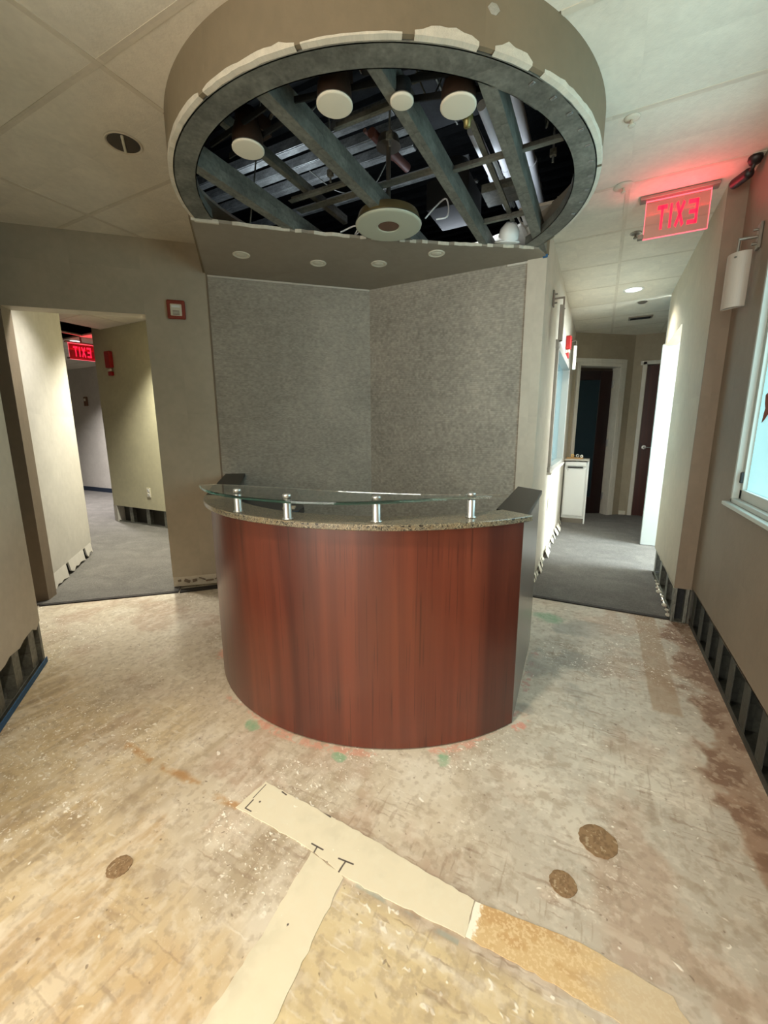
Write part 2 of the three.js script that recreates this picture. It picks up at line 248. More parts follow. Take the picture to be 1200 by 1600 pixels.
function raggedEdge(name, wall, ax, az, bx_, bz, y, hmin, hmax, n, mat, out = 0.002) {   // broken lower edge of the board
  const dx = bx_ - ax, dz = bz - az, L = Math.hypot(dx, dz), top = [], bot = [];
  for (let i = 0; i <= n; i++) { const x = L * i / n; bot.push(new THREE.Vector2(x, y - rr(hmin, hmax))); top.push(new THREE.Vector2(x, y + 0.004)); }
  const g = metric(new THREE.ExtrudeGeometry(new THREE.Shape([...bot, ...top.reverse()]), { depth: 0.012, bevelEnabled: false })); g.translate(0, 0, -0.012 + out); g.rotateY(Math.atan2(-dz, dx)); g.translate(ax, 0, az);
  return part(name, g, mat, wall);
}
const leftWall = struct('wall_left', 'angled taupe wall with the opening to the left hallway');
{
  const w = (s0, s1, y0, y1, m, n = 'wall_board') => part(n, wallGeo(...ST(s0, LT), ...ST(s1, LT), y0, y1, 0.12), m, leftWall);
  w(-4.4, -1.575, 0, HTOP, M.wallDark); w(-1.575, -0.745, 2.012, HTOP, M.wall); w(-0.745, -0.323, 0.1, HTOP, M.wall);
  part('wall_board', wallGeo(...ST(-0.745, LT), ...ST(-0.323, LT), 0.02, 0.1, 0.11, 0.006), M.gypsum, leftWall, 'scarred gypsum strip where the baseboard was');
  for (let i = 0; i < 7; i++) part('glue_smear', rb(rr(0.018, 0.06), rr(0.008, 0.03), 0.006, 0, 0, 0, 0.003).rotateZ(rr(-0.5, 0.5)).rotateY(Math.atan2(-DZ, DX)).translate(ST(-0.70 + i * 0.055, LT - 0.0)[0], rr(0.045, 0.075), ST(-0.70 + i * 0.055, LT)[1]), M.wallDark, leftWall);
  part('wallcovering', wallGeo(...ST(-0.323, LT), ...ST(0.861, LT), 0, HS, 0.1), M.coverA, leftWall, 'woven grey wallcovering');
  part('corner_bead', wallGeo(...ST(-0.335, LT - 0.004), ...ST(-0.323, LT - 0.004), 0, HS, 0.012), M.wallDark, leftWall);
  part('cornice_bead', wallGeo(...ST(-0.323, LT - 0.008), ...ST(0.855, LT - 0.008), HS - 0.012, HS - 0.002, 0.01), M.trim, leftWall);
}
const backWall = struct('wall_back', 'rough grey textured wall behind the desk');
{
  const C = ST(0.861, LT);
  part('wallcovering', wallGeo(C[0] - 0.02, -3.062, XL - 0.012, -3.062, 0, HS, 0.1), M.coverB, backWall, 'coarse woven grey wallcovering');
  part('cornice_bead', wallGeo(XL - 0.25, -3.052, XL - 0.02, -3.052, HS - 0.016, HS - 0.004, 0.008), M.trim, backWall);
}
const corrLeft = struct('wall_corridor_left', 'pale left wall of the right corridor with torn foot');
{
  // opening for the interior window: z -3.95 .. -5.38, y 0.88 .. 1.9
  const f = (z0, z1, y0, y1, m = M.corr) => part('wall_board', wallGeo(XL, z0, XL, z1, y0, y1, 0.12), m, corrLeft);
  f(-3.05, -3.95, 0.03, HTOP); f(-3.95, -5.38, 0.03, 0.88); f(-3.95, -5.38, 1.92, HTOP); f(-5.38, -6.3, 0.03, HTOP);
  for (let i = 0; i < 34; i++) { const z = -3.1 - i * 0.082 + rr(-0.02, 0.02), h = rr(0.03, 0.1), w = rr(0.04, 0.09);
    const sh = new THREE.Shape([[0, 0], [w, rr(0, 0.02)], [w * rr(0.8, 1.1), h], [w * 0.5, h * rr(0.6, 1)], [0, h * rr(0.7, 1)]].map(p => new THREE.Vector2(...p)));
    const g = metric(new THREE.ExtrudeGeometry(sh, { depth: 0.003, bevelEnabled: false })); const th = rr(0.2, 0.6); g.rotateX(-th); g.rotateY(Math.PI / 2); g.translate(XL + 0.006 + h * Math.sin(th), 0.013, z); part('torn_paper', g, M.gypsum, corrLeft); }
}
const corrRight = struct('wall_corridor_right', 'right corridor wall with a bright doorway');
{
  const f = (z0, z1, y0, y1) => part('wall_board', wallGeo(XR, z1, XR, z0, y0, y1, 0.1), M.corrRight, corrRight);
  f(-3.05, -4.1, 0.23, HTOP); f(-4.1, -5.06, 2.03, HTOP);
  openFoot(corrRight, XR, -4.1, XR, -3.05, 0.24, 0.1, 0.33, 0.02);
  raggedEdge('torn_board_edge', corrRight, XR, -4.1, XR, -3.05, 0.232, 0, 0.012, 14, M.gypsum, 0);
  for (const q of [0.012, 0.075]) part('stud', bx(0.018, 0.24, 0.05, XR + q, 0.12, -3.075), M.galv, corrRight);
  part('stud', bx(0.09, 0.24, 0.006, XR + 0.05, 0.12, -3.11), M.steelDark, corrRight);
  part('end_board', bx(0.1, HTOP - 0.23, 0.012, XR + 0.05, (HTOP + 0.23) / 2, -3.046), M.wallDark, corrRight);
  for (let i = 0; i < 9; i++) { const z = -3.1 - i * 0.09; part('plaster_chunk', new THREE.DodecahedronGeometry(rr(0.008, 0.02), 0).scale(1, 0.6, 1.6).translate(XR - rr(-0.006, 0.012), 0.02, z), M.gypsum, corrRight); }
  // bright jamb at the far side, the stub wall and the room behind
  part('door_jamb', rb(0.14, 2.03, 0.05, XR + 0.05, 1.03, -5.085, 0.004), std({ color: 0x9da3a0, roughness: 0.5 }), corrRight);
  part('stub_wall', bx(2.5, HTOP, 0.1, XR + 1.26, HTOP / 2, -5.16), M.hall, corrRight);
  part('side_room_wall', bx(2.5, HTOP, 0.1, XR + 1.36, HTOP / 2, -3.2), M.hall, corrRight);
}
const rightWall = struct('wall_right', 'taupe right wall stripped at its foot to the studs');
const WIN = { z0: -2.5, z1: -1.25, y0: 0.87, y1: 2.2 };
{
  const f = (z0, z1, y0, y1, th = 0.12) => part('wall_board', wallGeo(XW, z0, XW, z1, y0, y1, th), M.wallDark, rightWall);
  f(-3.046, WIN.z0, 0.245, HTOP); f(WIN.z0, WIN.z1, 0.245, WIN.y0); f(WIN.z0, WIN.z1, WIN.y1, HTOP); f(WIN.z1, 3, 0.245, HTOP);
  openFoot(rightWall, XW, -3.046, XW, 0, 0.25, 0.12, 0.205, 0.06, M.galvDull);
  part('cavity_board', wallGeo(XW, 0, XW, 3, 0, 0.245, 0.1), M.wallDark, rightWall);
  raggedEdge('torn_board_edge', rightWall, XW, -3.046, XW, 0, 0.247, 0, 0.006, 40, M.wallDark, 0);
}
const nearWall = struct('wall_near_left', 'near left wall with a cut foot and blue tape');
{
  const A = [-1.45, -0.081], B = [-2.541, -0.965];       // faces the room; A is outside the frame
  const f = (y0, y1, m = M.nearPaint) => part('wall_board', wallGeo(...A, ...B, y0, y1, 0.012), m, nearWall);
  f(0.235, HC); 
  part('wall_core', wallGeo(...A, ...B, 0.235, HTOP, 0.1, 0.012), M.nearPaint, nearWall);
  openFoot(nearWall, ...A, ...B, 0.24, 0.112, 0.2, 0.11);
  raggedEdge('torn_board_edge', nearWall, ...A, ...B, 0.24, 0, 0.03, 26, M.nearPaint, -0.001);
  // blue tape on the floor along the track
  part('blue_tape', wallGeo(...A, ...B, 0.002, 0.03, 0.004, -0.006), M.blue, nearWall, 'blue tape stripe at the foot');
  part('stud', wallGeo(B[0] + 0.02, B[1] + 0.016, ...B, 0.004, 0.24, 0.1, 0.004), M.galv, nearWall);
  part('return_wall', wallGeo(-4.2, 1.2, A[0], A[1], 0, HTOP, 0.1), M.nearPaint, nearWall);
}
const hall = struct('wall_hallway', 'walls of the left hallway');
{
  const white = [ST(-1.63, 3.516), ST(-1.75, 4.72)];
  part('wall_board', wallGeo(...white[0], ...white[1], 0.12, HTOP, 0.12), M.hall, hall, 'white wall just inside the opening');   // faces +s
  part('wall_board', wallGeo(...white[0], ...white[1], 0, 0.12, 0.1, 0.02), M.dark, hall);
  // broken board flaps hanging over the gap
  const dx = white[1][0] - white[0][0], dz = white[1][1] - white[0][1], rot = Math.atan2(-dz, dx);
  for (const [x0, x1, h] of [[0.06, 0.42, 0.115], [0.5, 0.9, 0.105], [0.98, 1.16, 0.1]]) {
    const pts = [[x0, 0.125], [x0, 0.125 - h * 0.8]]; for (let i = 1; i < 6; i++) pts.push([x0 + (x1 - x0) * i / 6, 0.125 - h * rr(0.75, 1.05)]); pts.push([x1, 0.125 - h], [x1 + 0.02, 0.125]);
    const g = metric(new THREE.ExtrudeGeometry(new THREE.Shape(pts.map(p => new THREE.Vector2(...p))), { depth: 0.012, bevelEnabled: false })); g.translate(0, -0.125, 0); g.rotateX(-0.16); g.translate(0, 0.125, -0.011); g.rotateY(rot); g.translate(white[0][0], 0, white[0][1]); part('torn_board_flap', g, M.hall, hall);
  }
  part('wall_board', wallGeo(-5.91, -3.284, -1.75, -3.284, 0.235, HTOP, 0.12), M.hallYellow, hall, 'cream wall with a red strobe');
  openFoot(hall, -5.91, -3.284, -1.75, -3.284, 0.24, 0.12, 0.36, 0.0);
  part('corner_stud', bx(0.07, 0.26, 0.1, -5.88, 0.13, -3.335), M.hall, hall);
  part('wall_board', wallGeo(-11, -4.9, -8.64, -4.9, 0, HTOP, 0.12), M.hall, hall, 'far white hallway wall');
  part('wall_board', wallGeo(-8.64, -4.9, -8.64, -7.6, 0, HTOP, 0.12), M.wall, hall);
  part('wall_board', wallGeo(-8.7, -7.5, -5.5, -7.5, 0, HTOP, 0.12), M.wall, hall);
  part('base_strip', [wallGeo(-11, -4.895, -8.63, -4.895, 0.01, 0.1, 0.012), wallGeo(-8.63, -4.9, -8.63, -7.5, 0.01, 0.1, 0.012)], M.blueDark, hall, 'dark blue rubber base');
}
const endWall = struct('wall_corridor_end', 'angled and straight walls at the end of the right corridor');
const E0 = [XL, -6.3], E1 = [0.33, -6.87];
{
  const along = f => [E0[0] + (E1[0] - E0[0]) * f, E0[1] + (E1[1] - E0[1]) * f];
  const f = (a, b, y0, y1) => part('wall_board', wallGeo(...along(a), ...along(b), y0, y1, 0.12), M.endWall, endWall);
  f(0, 0.06, 0, HTOP); f(0.06, 0.82, 2.1, HTOP); f(0.82, 1, 0, HTOP);
  part('wall_board', wallGeo(E1[0], E1[1], 0.5, E1[1], 0, HTOP, 0.12), M.endWall, endWall);
  part('wall_board', wallGeo(0.5, E1[1], 1.34, E1[1], 2.12, HTOP, 0.12), M.endWall, endWall);
  part('wall_board', wallGeo(1.34, E1[1], 3.1, E1[1], 0, HTOP, 0.12), M.endWall, endWall);
  part('torn_paper', wallGeo(0.335, E1[1] + 0.004, 0.42, E1[1] + 0.004, 0.012, 0.07, 0.006), M.gypsum, endWall);
}
{ // outer shell that closes the storey
  const shell = struct('wall_outer', 'outer walls of the storey');
  for (const [y0, y1, m] of [[0, HC + 0.02, M.wall], [HC + 0.02, HDECK, M.steelDark]]) { const h = y1 - y0, y = (y0 + y1) / 2;
    part('wall_board', bx(0.2, h, 11, -11.1, y, -2.4), m, shell); part('wall_board', bx(0.2, h, 11, 3.15, y, -2.4), m, shell); part('wall_board', bx(14.5, h, 0.2, -3.98, y, -7.8), m, shell); part('wall_board', bx(14.5, h, 0.2, -3.98, y, 3.1), m, shell); }
  part('floor_slab', bx(14.5, 0.1, 11, -3.98, -0.16, -2.4), M.wall, shell);
  const deck = struct('roof_deck', 'dark corrugated steel deck above the ceiling');
  const g = []; for (let i = 0; i < 66; i++) g.push(bx(14.4, 0.05, 0.09, -3.98, HDECK - 0.02, -7.6 + i * 0.16)); g.push(bx(14.5, 0.08, 11, -3.98, HDECK + 0.04, -2.4));
  part('deck_ribs', g, M.steelDark, deck);
}

// ---------------------------------------------------------------- ceiling tiles and grid
const ceiling = struct('ceiling', 'lay-in tile ceiling');
{
  const X0 = -0.55, TX = 1.15, Z0 = -1.08, TZ = 0.575, xs = [], zs = [];
  for (let k = -9; k <= 3; k++) xs.push(X0 + TX * k); for (let k = 6; k >= -11; k--) zs.push(Z0 + TZ * k);
  const base = bx(TX - 0.022, 0.016, TZ - 0.022, 0, 0.008, 0), half = bx(TX / 2 - 0.022, 0.016, TZ - 0.022, 0, 0.008, 0), ev = new Evaluator(); ev.useGroups = false;
  const cut = new Brush(new THREE.CylinderGeometry(DRUM.r - 0.004, DRUM.r - 0.004, 1, 72)); cut.position.set(DRUM.x, HC, DRUM.z); cut.updateMatrixWorld();
  for (let i = 0; i < xs.length - 1; i++) for (let j = 0; j < zs.length - 1; j++) {
    const x = xs[i] + TX / 2, z = zs[j] - TZ / 2; if (x < -11 || z < -7.6 || z > 3) continue;
    if (Math.abs(x + 6.875) < 0.1 && Math.abs(z + 3.09) < 0.2) continue;                     // tiles taken out in the left hallway
    if (Math.abs(x + 5.725) < 0.1 && Math.abs(z + 3.09) < 0.2) { part('ceiling_tile', half, M.tile, ceiling).position.set(x + TX / 4, HC + 0.003, z); continue; }
    if (Math.abs(x - 0.025) < 0.1 && z < -2.8) { for (const q of [-1, 1]) part('ceiling_tile', half, M.tile, ceiling).position.set(x + q * TX / 4, HC + 0.003, z); continue; }   // half tiles in the corridor
    const dmin = Math.hypot(Math.max(0, Math.abs(x - DRUM.x) - TX / 2), Math.max(0, Math.abs(z - DRUM.z) - TZ / 2)), dmax = Math.hypot(Math.abs(x - DRUM.x) + TX / 2, Math.abs(z - DRUM.z) + TZ / 2);
    if (dmax < DRUM.r) continue;
    let g = base;
    if (dmin < DRUM.r) { const b = new Brush(base.clone()); b.position.set(x, HC + 0.003, z); b.updateMatrixWorld(); const r = ev.evaluate(b, cut, SUBTRACTION); g = r.geometry; g.applyMatrix4(r.matrixWorld); const m = part('ceiling_tile', g, M.tile, ceiling); continue; }
    part('ceiling_tile', g, M.tile, ceiling).position.set(x, HC + 0.003, z);
  }
  const seg = (a, b, fix, alongX) => { if (b - a > 0.01) part('grid_bar', alongX ? bx(b - a, 0.02, 0.024, (a + b) / 2, HC + 0.0115, fix) : bx(0.0232, 0.02, b - a, fix, HC + 0.0107, (a + b) / 2), M.bar, ceiling); };
  for (const z of zs) { const d = Math.abs(z - DRUM.z); if (d < DRUM.r) { const q = Math.sqrt(DRUM.r ** 2 - d * d); seg(-11, DRUM.x - q, z, true); seg(DRUM.x + q, 3.04, z, true); } else seg(-11, 3.04, z, true); }
  seg(-7.6, -2.8, 0.025, false);
  for (const x of xs) { const d = Math.abs(x - DRUM.x); if (x < -10.9) continue; if (d < DRUM.r) { const q = Math.sqrt(DRUM.r ** 2 - d * d); seg(-7.6, DRUM.z - q, x, false); seg(DRUM.z + q, 3, x, false); } else seg(-7.6, 3, x, false); }
}

// ---------------------------------------------------------------- ceiling drum, its bare framing and the soffit behind
const aA = Math.atan2(0.472, -0.903), aE = Math.atan2(-0.78, 0.70) ;   // drum runs from aE up through +z to aA
{
  const drum = struct('ceiling_drum', 'round drop ceiling with its bottom torn open to steel framing');
  part('drum_wall', ring(DRUM, DRUM.r - 0.016, DRUM.r, aE, aA, HS + 0.012, HC + 0.01, 96), M.drum, drum);
  const B = ST(-0.335, LT - 0.002), A = [DRUM.x + DRUM.r * Math.cos(aA), DRUM.z + DRUM.r * Math.sin(aA)], E = [DRUM.x + DRUM.r * Math.cos(aE), DRUM.z + DRUM.r * Math.sin(aE)];
  part('fascia', wallGeo(A[0], A[1], B[0], B[1], HS + 0.01, HC + 0.01, 0.016), M.drum, drum);
  part('fascia', wallGeo(XL, -3.06, E[0], E[1], HS + 0.01, HC + 0.01, 0.016, -0.008), M.drum, drum);
  part('rim_track', [ring(DRUM, DRUM.r - 0.108, DRUM.r - 0.017, aE, aA, HS + 0.006, HS + 0.010, 96), ring(DRUM, DRUM.r - 0.108, DRUM.r - 0.104, aE, aA, HS + 0.006, HS + 0.05, 96), ring(DRUM, DRUM.r - 0.022, DRUM.r - 0.018, aE, aA, HS + 0.006, HS + 0.05, 96)], M.galv, drum, 'curved galvanised track');
  // torn drywall edge: white gypsum where the face paper came away
  const torn = (a0, a1, hmax, drop) => { const n = Math.max(6, Math.round((a1 - a0) * 40)), pos = [], idx = [], uv = []; for (let i = 0; i <= n; i++) { const a = a0 + (a1 - a0) * i / n, e = Math.min(1, i / 2, (n - i) / 2), h = hmax * (0.55 + 0.45 * rnd()) * (0.35 + 0.65 * e), lo = drop * rnd();
      for (const [r, y] of [[DRUM.r - 0.017, HS + 0.010 - lo], [DRUM.r + 0.0005, HS + 0.012 - lo], [DRUM.r + 0.0016, HS + 0.014 + h], [DRUM.r - 0.002, HS + 0.016 + h]]) { pos.push(DRUM.x + r * Math.cos(a), y, DRUM.z + r * Math.sin(a)); uv.push(a, y); } }
    for (let i = 0; i < n; i++) for (let k = 0; k < 3; k++) { const p = i * 4 + k, q = p + 4; idx.push(p, p + 1, q, q, p + 1, q + 1); }
    const g = new THREE.BufferGeometry(); g.setAttribute('position', new THREE.Float32BufferAttribute(pos, 3)); g.setAttribute('uv', new THREE.Float32BufferAttribute(uv, 2)); g.setIndex(idx); const g2 = g.toNonIndexed(); g2.computeVertexNormals(); part('torn_edge', g2, M.gypsum, drum); };
  const D = Math.PI / 180;
  torn(101 * D, 152.4 * D, 0.02, 0.004); torn(78 * D, 99.5 * D, 0.017, 0.003); torn(47 * D, 58 * D, 0.026, 0.003); torn(36 * D, 44 * D, 0.034, 0.003); torn(-2 * D, 33 * D, 0.02, 0.003); torn(-40 * D, -3 * D, 0.008, 0.002); torn(60 * D, 77 * D, 0.004, 0.001);
  const a5 = 44.5 * D; part('paint_scar', new THREE.DodecahedronGeometry(0.022, 0).scale(1, 0.7, 0.12).rotateY(Math.PI / 2 - a5).translate(DRUM.x + (DRUM.r + 0.0005) * Math.cos(a5), HS + 0.11, DRUM.z + (DRUM.r + 0.0005) * Math.sin(a5)), M.gypsum, drum);
  for (let i = 0; i < 10; i++) { const a = (-25 + i * 6.5) * D; part('screw_tab', rb(0.02, 0.004, 0.012, 0, 0, 0, 0.002).rotateY(-a).translate(DRUM.x + (DRUM.r - 0.04) * Math.cos(a), HS + 0.004, DRUM.z + (DRUM.r - 0.04) * Math.sin(a)), M.galvBright, drum); }
  // joists (C studs) and cross runners
  const stud = (x, z0, z1, w = 0.04, y = HS + 0.011, h = 0.09) => part('joist', [bx(w, 0.003, z1 - z0, x, y, (z0 + z1) / 2), bx(w, 0.003, z1 - z0, x, y + h, (z0 + z1) / 2), bx(0.003, h, z1 - z0, x + w / 2, y + h / 2, (z0 + z1) / 2), bx(0.003, 0.012, z1 - z0, x - w / 2, y + 0.006, (z0 + z1) / 2)], M.galv, drum);
  const zf = x => DRUM.z + Math.sqrt((DRUM.r - 0.09) ** 2 - (x - DRUM.x) ** 2);
  stud(-1.63, -2.4, zf(-1.63), 0.05); stud(-1.10, -2.9, zf(-1.10), 0.05); stud(-0.72, -3.0, zf(-0.72), 0.04); stud(-0.42, -3.0, zf(-0.42), 0.05);
  stud(-1.50, -2.4, zf(-1.50) - 0.05, 0.03, HS + 0.16, 0.04); 
  const run = (x0, x1, z, y, w = 0.022) => part('cross_runner', [bx(x1 - x0, 0.003, w, (x0 + x1) / 2, y, z), bx(x1 - x0, 0.03, 0.003, (x0 + x1) / 2, y + 0.015, z - w / 2)], M.galv, drum);
  run(-0.70, -0.2, -2.06, HS + 0.075, 0.026); run(-0.70, -0.44, -2.62, HS + 0.08, 0.02); run(-1.62, -0.74, -2.10, HS + 0.13, 0.05); run(-1.6, -1.12, -2.0, HS + 0.13, 0.03); run(-0.7, -0.45, -1.58, HS + 0.12, 0.02);
  run(-1.08, -0.74, -1.66, HS + 0.13, 0.02);
  part('grid_tee', [bx(0.024, 0.003, 1.25, -0.555, HS + 0.105, -2.1), bx(0.003, 0.035, 1.25, -0.555, HS + 0.122, -2.1)], M.galv, drum);

  // soffit with the broken front edge
  const soffit = struct('ceiling_soffit', 'taupe soffit board with a broken edge and four small lights');
  const n = 60, jag = []; for (let i = 0; i <= n; i++) { const f = i / n, k = 0.05 * Math.sin(f * Math.PI) * 1.1; let x = A[0] + (E[0] - A[0]) * f, z = A[1] + (E[1] - A[1]) * f; const px = -0.616, pz = -0.788; x += px * (-k + rr(-0.006, 0.008)) * -1; z += pz * (-k + rr(-0.006, 0.008)) * -1; jag.push([x, z]); }
  const poly = [...jag, [XL - 0.004, -3.06], ST(0.861, LT - 0.002), B];
  part('soffit_board', plan(poly, HS, HS + 0.016), M.soffit, soffit);
  const lip = []; for (let i = 0; i < n; i++) { if (rnd() < 0.35) continue; const [x0, z0] = jag[i], [x1, z1] = jag[i + 1]; lip.push(wallGeo(x0, z0, x1, z1, HS - 0.003, HS + 0.014, 0.006, -0.004)); }
  part('torn_edge', lip, M.gypsum, soffit);
  part('torn_edge', wallGeo(A[0] + 0.01, A[1] - 0.006, A[0] + 0.1, A[1] - 0.085, HS - 0.006, HS + 0.008, 0.012), M.gypsum, soffit);
}
{
  const mk = thing('soffit_downlight', 'small round downlight in the soffit, first from the left', 'downlight', [0, 0, 0], 0, 'unlit downlights in the soffit');
  part('trim_ring', lathe([[0.030, 0.006], [0.034, 0.0], [0.046, -0.004], [0.052, -0.001], [0.053, 0.002]], 36), M.lens, mk); part('lens', lathe([[0, -0.005], [0.02, -0.004], [0.034, 0.0], [0.034, 0.004], [0, 0.004]], 32), M.lens, mk);
  [[-2.096, -2.12, 0], [-1.747, -2.45, 'second from the left'], [-1.397, -2.646, 'third from the left'], [-1.004, -2.674, 'first from the right']].forEach(([x, z, t], i) => {
    const o = i ? mk.clone() : mk; if (i) { o.name = numbered('soffit_downlight'); o.userData = { ...mk.userData, label: 'small round downlight in the soffit, ' + t }; scene.add(o); } o.position.set(x, HS - 0.002, z);
  });
}

// ---------------------------------------------------------------- things hanging in the open ceiling
{
  const can = (x, z, r, label, h = 0.16) => {
    const t = thing('can_light', label, 'ceiling light', [x, HS, z], rr(0, 3), 'can lights left hanging in the opened drum');
    part('lens', lathe([[0, -0.004], [r * 0.9, -0.004], [r, 0], [r, 0.006], [0, 0.006]], 40), M.lens, t);
    part('housing', lathe([[r * 0.96, 0.006], [r * 0.94, 0.05], [r * 0.72, 0.09], [r * 0.66, h], [0, h]], 32), M.copper, t);
    part('junction_box', rb(0.07, 0.06, 0.06, r * 0.9, h * 0.8, 0.01, 0.004), M.copper, t);
    part('hanger_bar', [bx(0.006, 0.02, 0.36, r * 0.7, h * 0.45, 0), bx(0.006, 0.02, 0.36, -r * 0.7, h * 0.45, 0)], M.steelDark, t);
    part('conduit', tube([[r * 1.1, h * 0.8, 0], [r * 1.6, h * 1.3, 0.05], [r * 1.5, h * 2.2, 0.12], [r * 0.6, h * 3.2, 0.2]], 0.008, 20, 6), M.galvBright, t);
  };
  can(-1.331, -1.419, 0.062, 'pale can light hanging at the left side of the opened drum', 0.13); can(-0.902, -1.39, 0.062, 'pale can light at the front of the opened drum, left of the small disc'); can(-0.528, -1.592, 0.062, 'pale can light with a socket below, at the right of the opened drum');
  const d = thing('smoke_sensor', 'small pale disc mounted under a steel joist in the opened drum', 'sensor', [-0.692, HS, -1.484]);
  part('face_plate', lathe([[0, -0.003], [0.034, -0.003], [0.04, 0.001], [0.04, 0.008], [0, 0.008]], 36), M.lens, d); part('back_box', cyl(0.03, 0.03, 0.05, 0, 0.033, 0.0), M.steelDark, d);
  const q = thing('bulb_socket', 'small brass socket below the right can light', 'socket', [-0.52, HS - 0.006, -1.675]); part('shell', lathe([[0, -0.012], [0.012, -0.01], [0.014, 0.01], [0.02, 0.016], [0.02, 0.05], [0, 0.05]], 20), std({ color: 0x7d7547, roughness: 0.4, metalness: 0.6 }), q);
  const p = thing('ring_pendant', 'flat pale ring light with a brown centre hanging at the middle of the opened drum', 'ceiling light', [-1.104, HS - 0.012, -2.204]);
  part('diffuser', lathe([[0.052, 0.004], [0.054, -0.002], [0.06, -0.004], [0.155, -0.004], [0.166, 0.0], [0.168, 0.008], [0.06, 0.01], [0.052, 0.004]], 56), M.lensGreen, p, 'pale frosted ring');
  part('centre_cap', lathe([[0, -0.001], [0.05, -0.001], [0.053, 0.004], [0.053, 0.03], [0, 0.03]], 36), std({ color: 0x6a4d3c, roughness: 0.5 }), p, 'brown centre cap');
  part('brass_rim', lathe([[0.158, 0.009], [0.164, 0.012], [0.150, 0.05], [0.146, 0.052], [0.146, 0.048], [0.154, 0.012]], 56), std({ color: 0xa08d62, roughness: 0.3, metalness: 0.8 }), p, 'brass rim'); part('stem', cyl(0.012, 0.012, 0.35, 0, 0.2, 0, 14), M.nickel, p); part('canopy', cyl(0.05, 0.06, 0.04, 0, 0.37, 0), M.nickel, p); p.scale.setScalar(1.06);
  const w = thing('loose_downlight', 'white crumpled downlight lying on the soffit edge at the right end', 'ceiling light', [-0.60, HS + 0.018, -2.80], 0.5);
  part('flange', lathe([[0.02, 0.0], [0.07, 0.006], [0.076, 0.012], [0.07, 0.018], [0.02, 0.02]], 28).rotateX(0.3), M.white, w); part('bowl', lathe([[0, 0.09], [0.03, 0.085], [0.055, 0.05], [0.06, 0.012], [0.05, 0.012]], 28).rotateX(0.7).translate(0, 0.02, 0.02), M.white, w); part('cable', tube([[0, 0.1, 0.05], [0.05, 0.16, 0.0], [0.12, 0.12, -0.05], [0.2, 0.2, -0.1]], 0.006), M.white, w);
  // pipes and ducts
  const pipe = (label, a, b, r, m, cat = 'pipe', grp) => { const t = thing('ceiling_pipe', label, cat, [0, 0, 0], 0, grp); const dir = new THREE.Vector3(b[0] - a[0], b[1] - a[1], b[2] - a[2]), L = dir.length(); const g = new THREE.CylinderGeometry(r, r, L, 20); g.applyQuaternion(new THREE.Quaternion().setFromUnitVectors(new THREE.Vector3(0, 1, 0), dir.clone().normalize())); g.translate((a[0] + b[0]) / 2, (a[1] + b[1]) / 2, (a[2] + b[2]) / 2); part('barrel', g, m, t);
    const c = new THREE.CylinderGeometry(r * 1.18, r * 1.18, 0.05, 20); c.applyQuaternion(new THREE.Quaternion().setFromUnitVectors(new THREE.Vector3(0, 1, 0), dir.clone().normalize())); c.translate(a[0] + dir.x * 0.55, a[1] + dir.y * 0.55, a[2] + dir.z * 0.55); part('coupling', c, m, t); return t; };
  const WP = std({ color: 0xe6e8ea, roughness: 0.45 });
  pipe('white insulated pipe nearest the right rim, above the outer joist', [-0.53, 2.9, -2.3], [-0.54, 2.9, -3.8], 0.03, WP); pipe('white insulated pipe left of the tee bar in the opened drum', [-0.80, 2.92, -2.68], [-0.78, 2.92, -3.62], 0.032, WP); pipe('white insulated pipe between the tee bar and the outer joist', [-0.70, 2.9, -2.5], [-0.68, 2.9, -3.62], 0.026, WP); pipe('thin grey conduit beside the left white pipe', [-0.735, 2.88, -2.9], [-0.73, 2.9, -3.6], 0.012, M.galv);
  pipe('dull red sprinkler pipe above the middle of the drum', [-1.175, 2.72, -2.15], [-1.13, 2.72, -2.5], 0.024, std({ color: 0x8a5f58, roughness: 0.5 })); pipe('slim pinkish conduit beside the red sprinkler pipe', [-1.215, 2.74, -2.15], [-1.16, 2.74, -2.5], 0.01, std({ color: 0xa4807a, roughness: 0.5 }));
  const rail = (x0, x1, y, z, w, label) => { const t = thing('steel_channel', label, 'channel', [0, 0, 0], 0, 'bright steel channels in the opened drum'); part('web', rb(x1 - x0, 0.012, w, (x0 + x1) / 2, y, z, 0.003), M.galvBright, t); part('flange', [rb(x1 - x0, 0.06, 0.008, (x0 + x1) / 2, y + 0.03, z + w / 2, 0.003), rb(x1 - x0, 0.06, 0.008, (x0 + x1) / 2, y + 0.03, z - w / 2, 0.003)], M.galvBright, t); };
  const RL = 'bright steel channel crossing the left of the opened drum';
  rail(-3.2, -1.2, 3.0, -2.46, 0.05, RL + ', nearest the front'); rail(-3.2, -1.2, 3.02, -2.66, 0.06, RL + ', second from the front'); rail(-3.2, -1.24, 3.04, -2.86, 0.05, RL + ', third from the front'); rail(-3.2, -1.0, 3.1, -3.3, 0.03, RL + ', farthest back');
  const du = thing('air_duct', 'flat dark steel air duct above the centre of the drum', 'duct', [0, 0, 0]); part('duct_body', rb(1.1, 0.22, 0.5, -0.62, 3.2, -2.6, 0.01), M.steelDark, du); for (let i = 0; i < 6; i++) part('seam', rb(0.012, 0.235, 0.515, -1.15 + i * 0.2, 3.2, -2.6, 0.004), M.galv, du);
  const d2 = thing('duct_box', 'black duct box hanging behind the ring light', 'duct', [0, 0, 0]); part('box', rb(0.26, 0.16, 0.3, -0.92, 2.6, -2.75, 0.01), M.dark, d2); part('collar', cyl(0.08, 0.08, 0.14, -0.92, 2.74, -2.75), M.steelDark, d2); part('strap', rb(0.28, 0.012, 0.03, -0.92, 2.685, -2.75, 0.003), M.galv, d2);
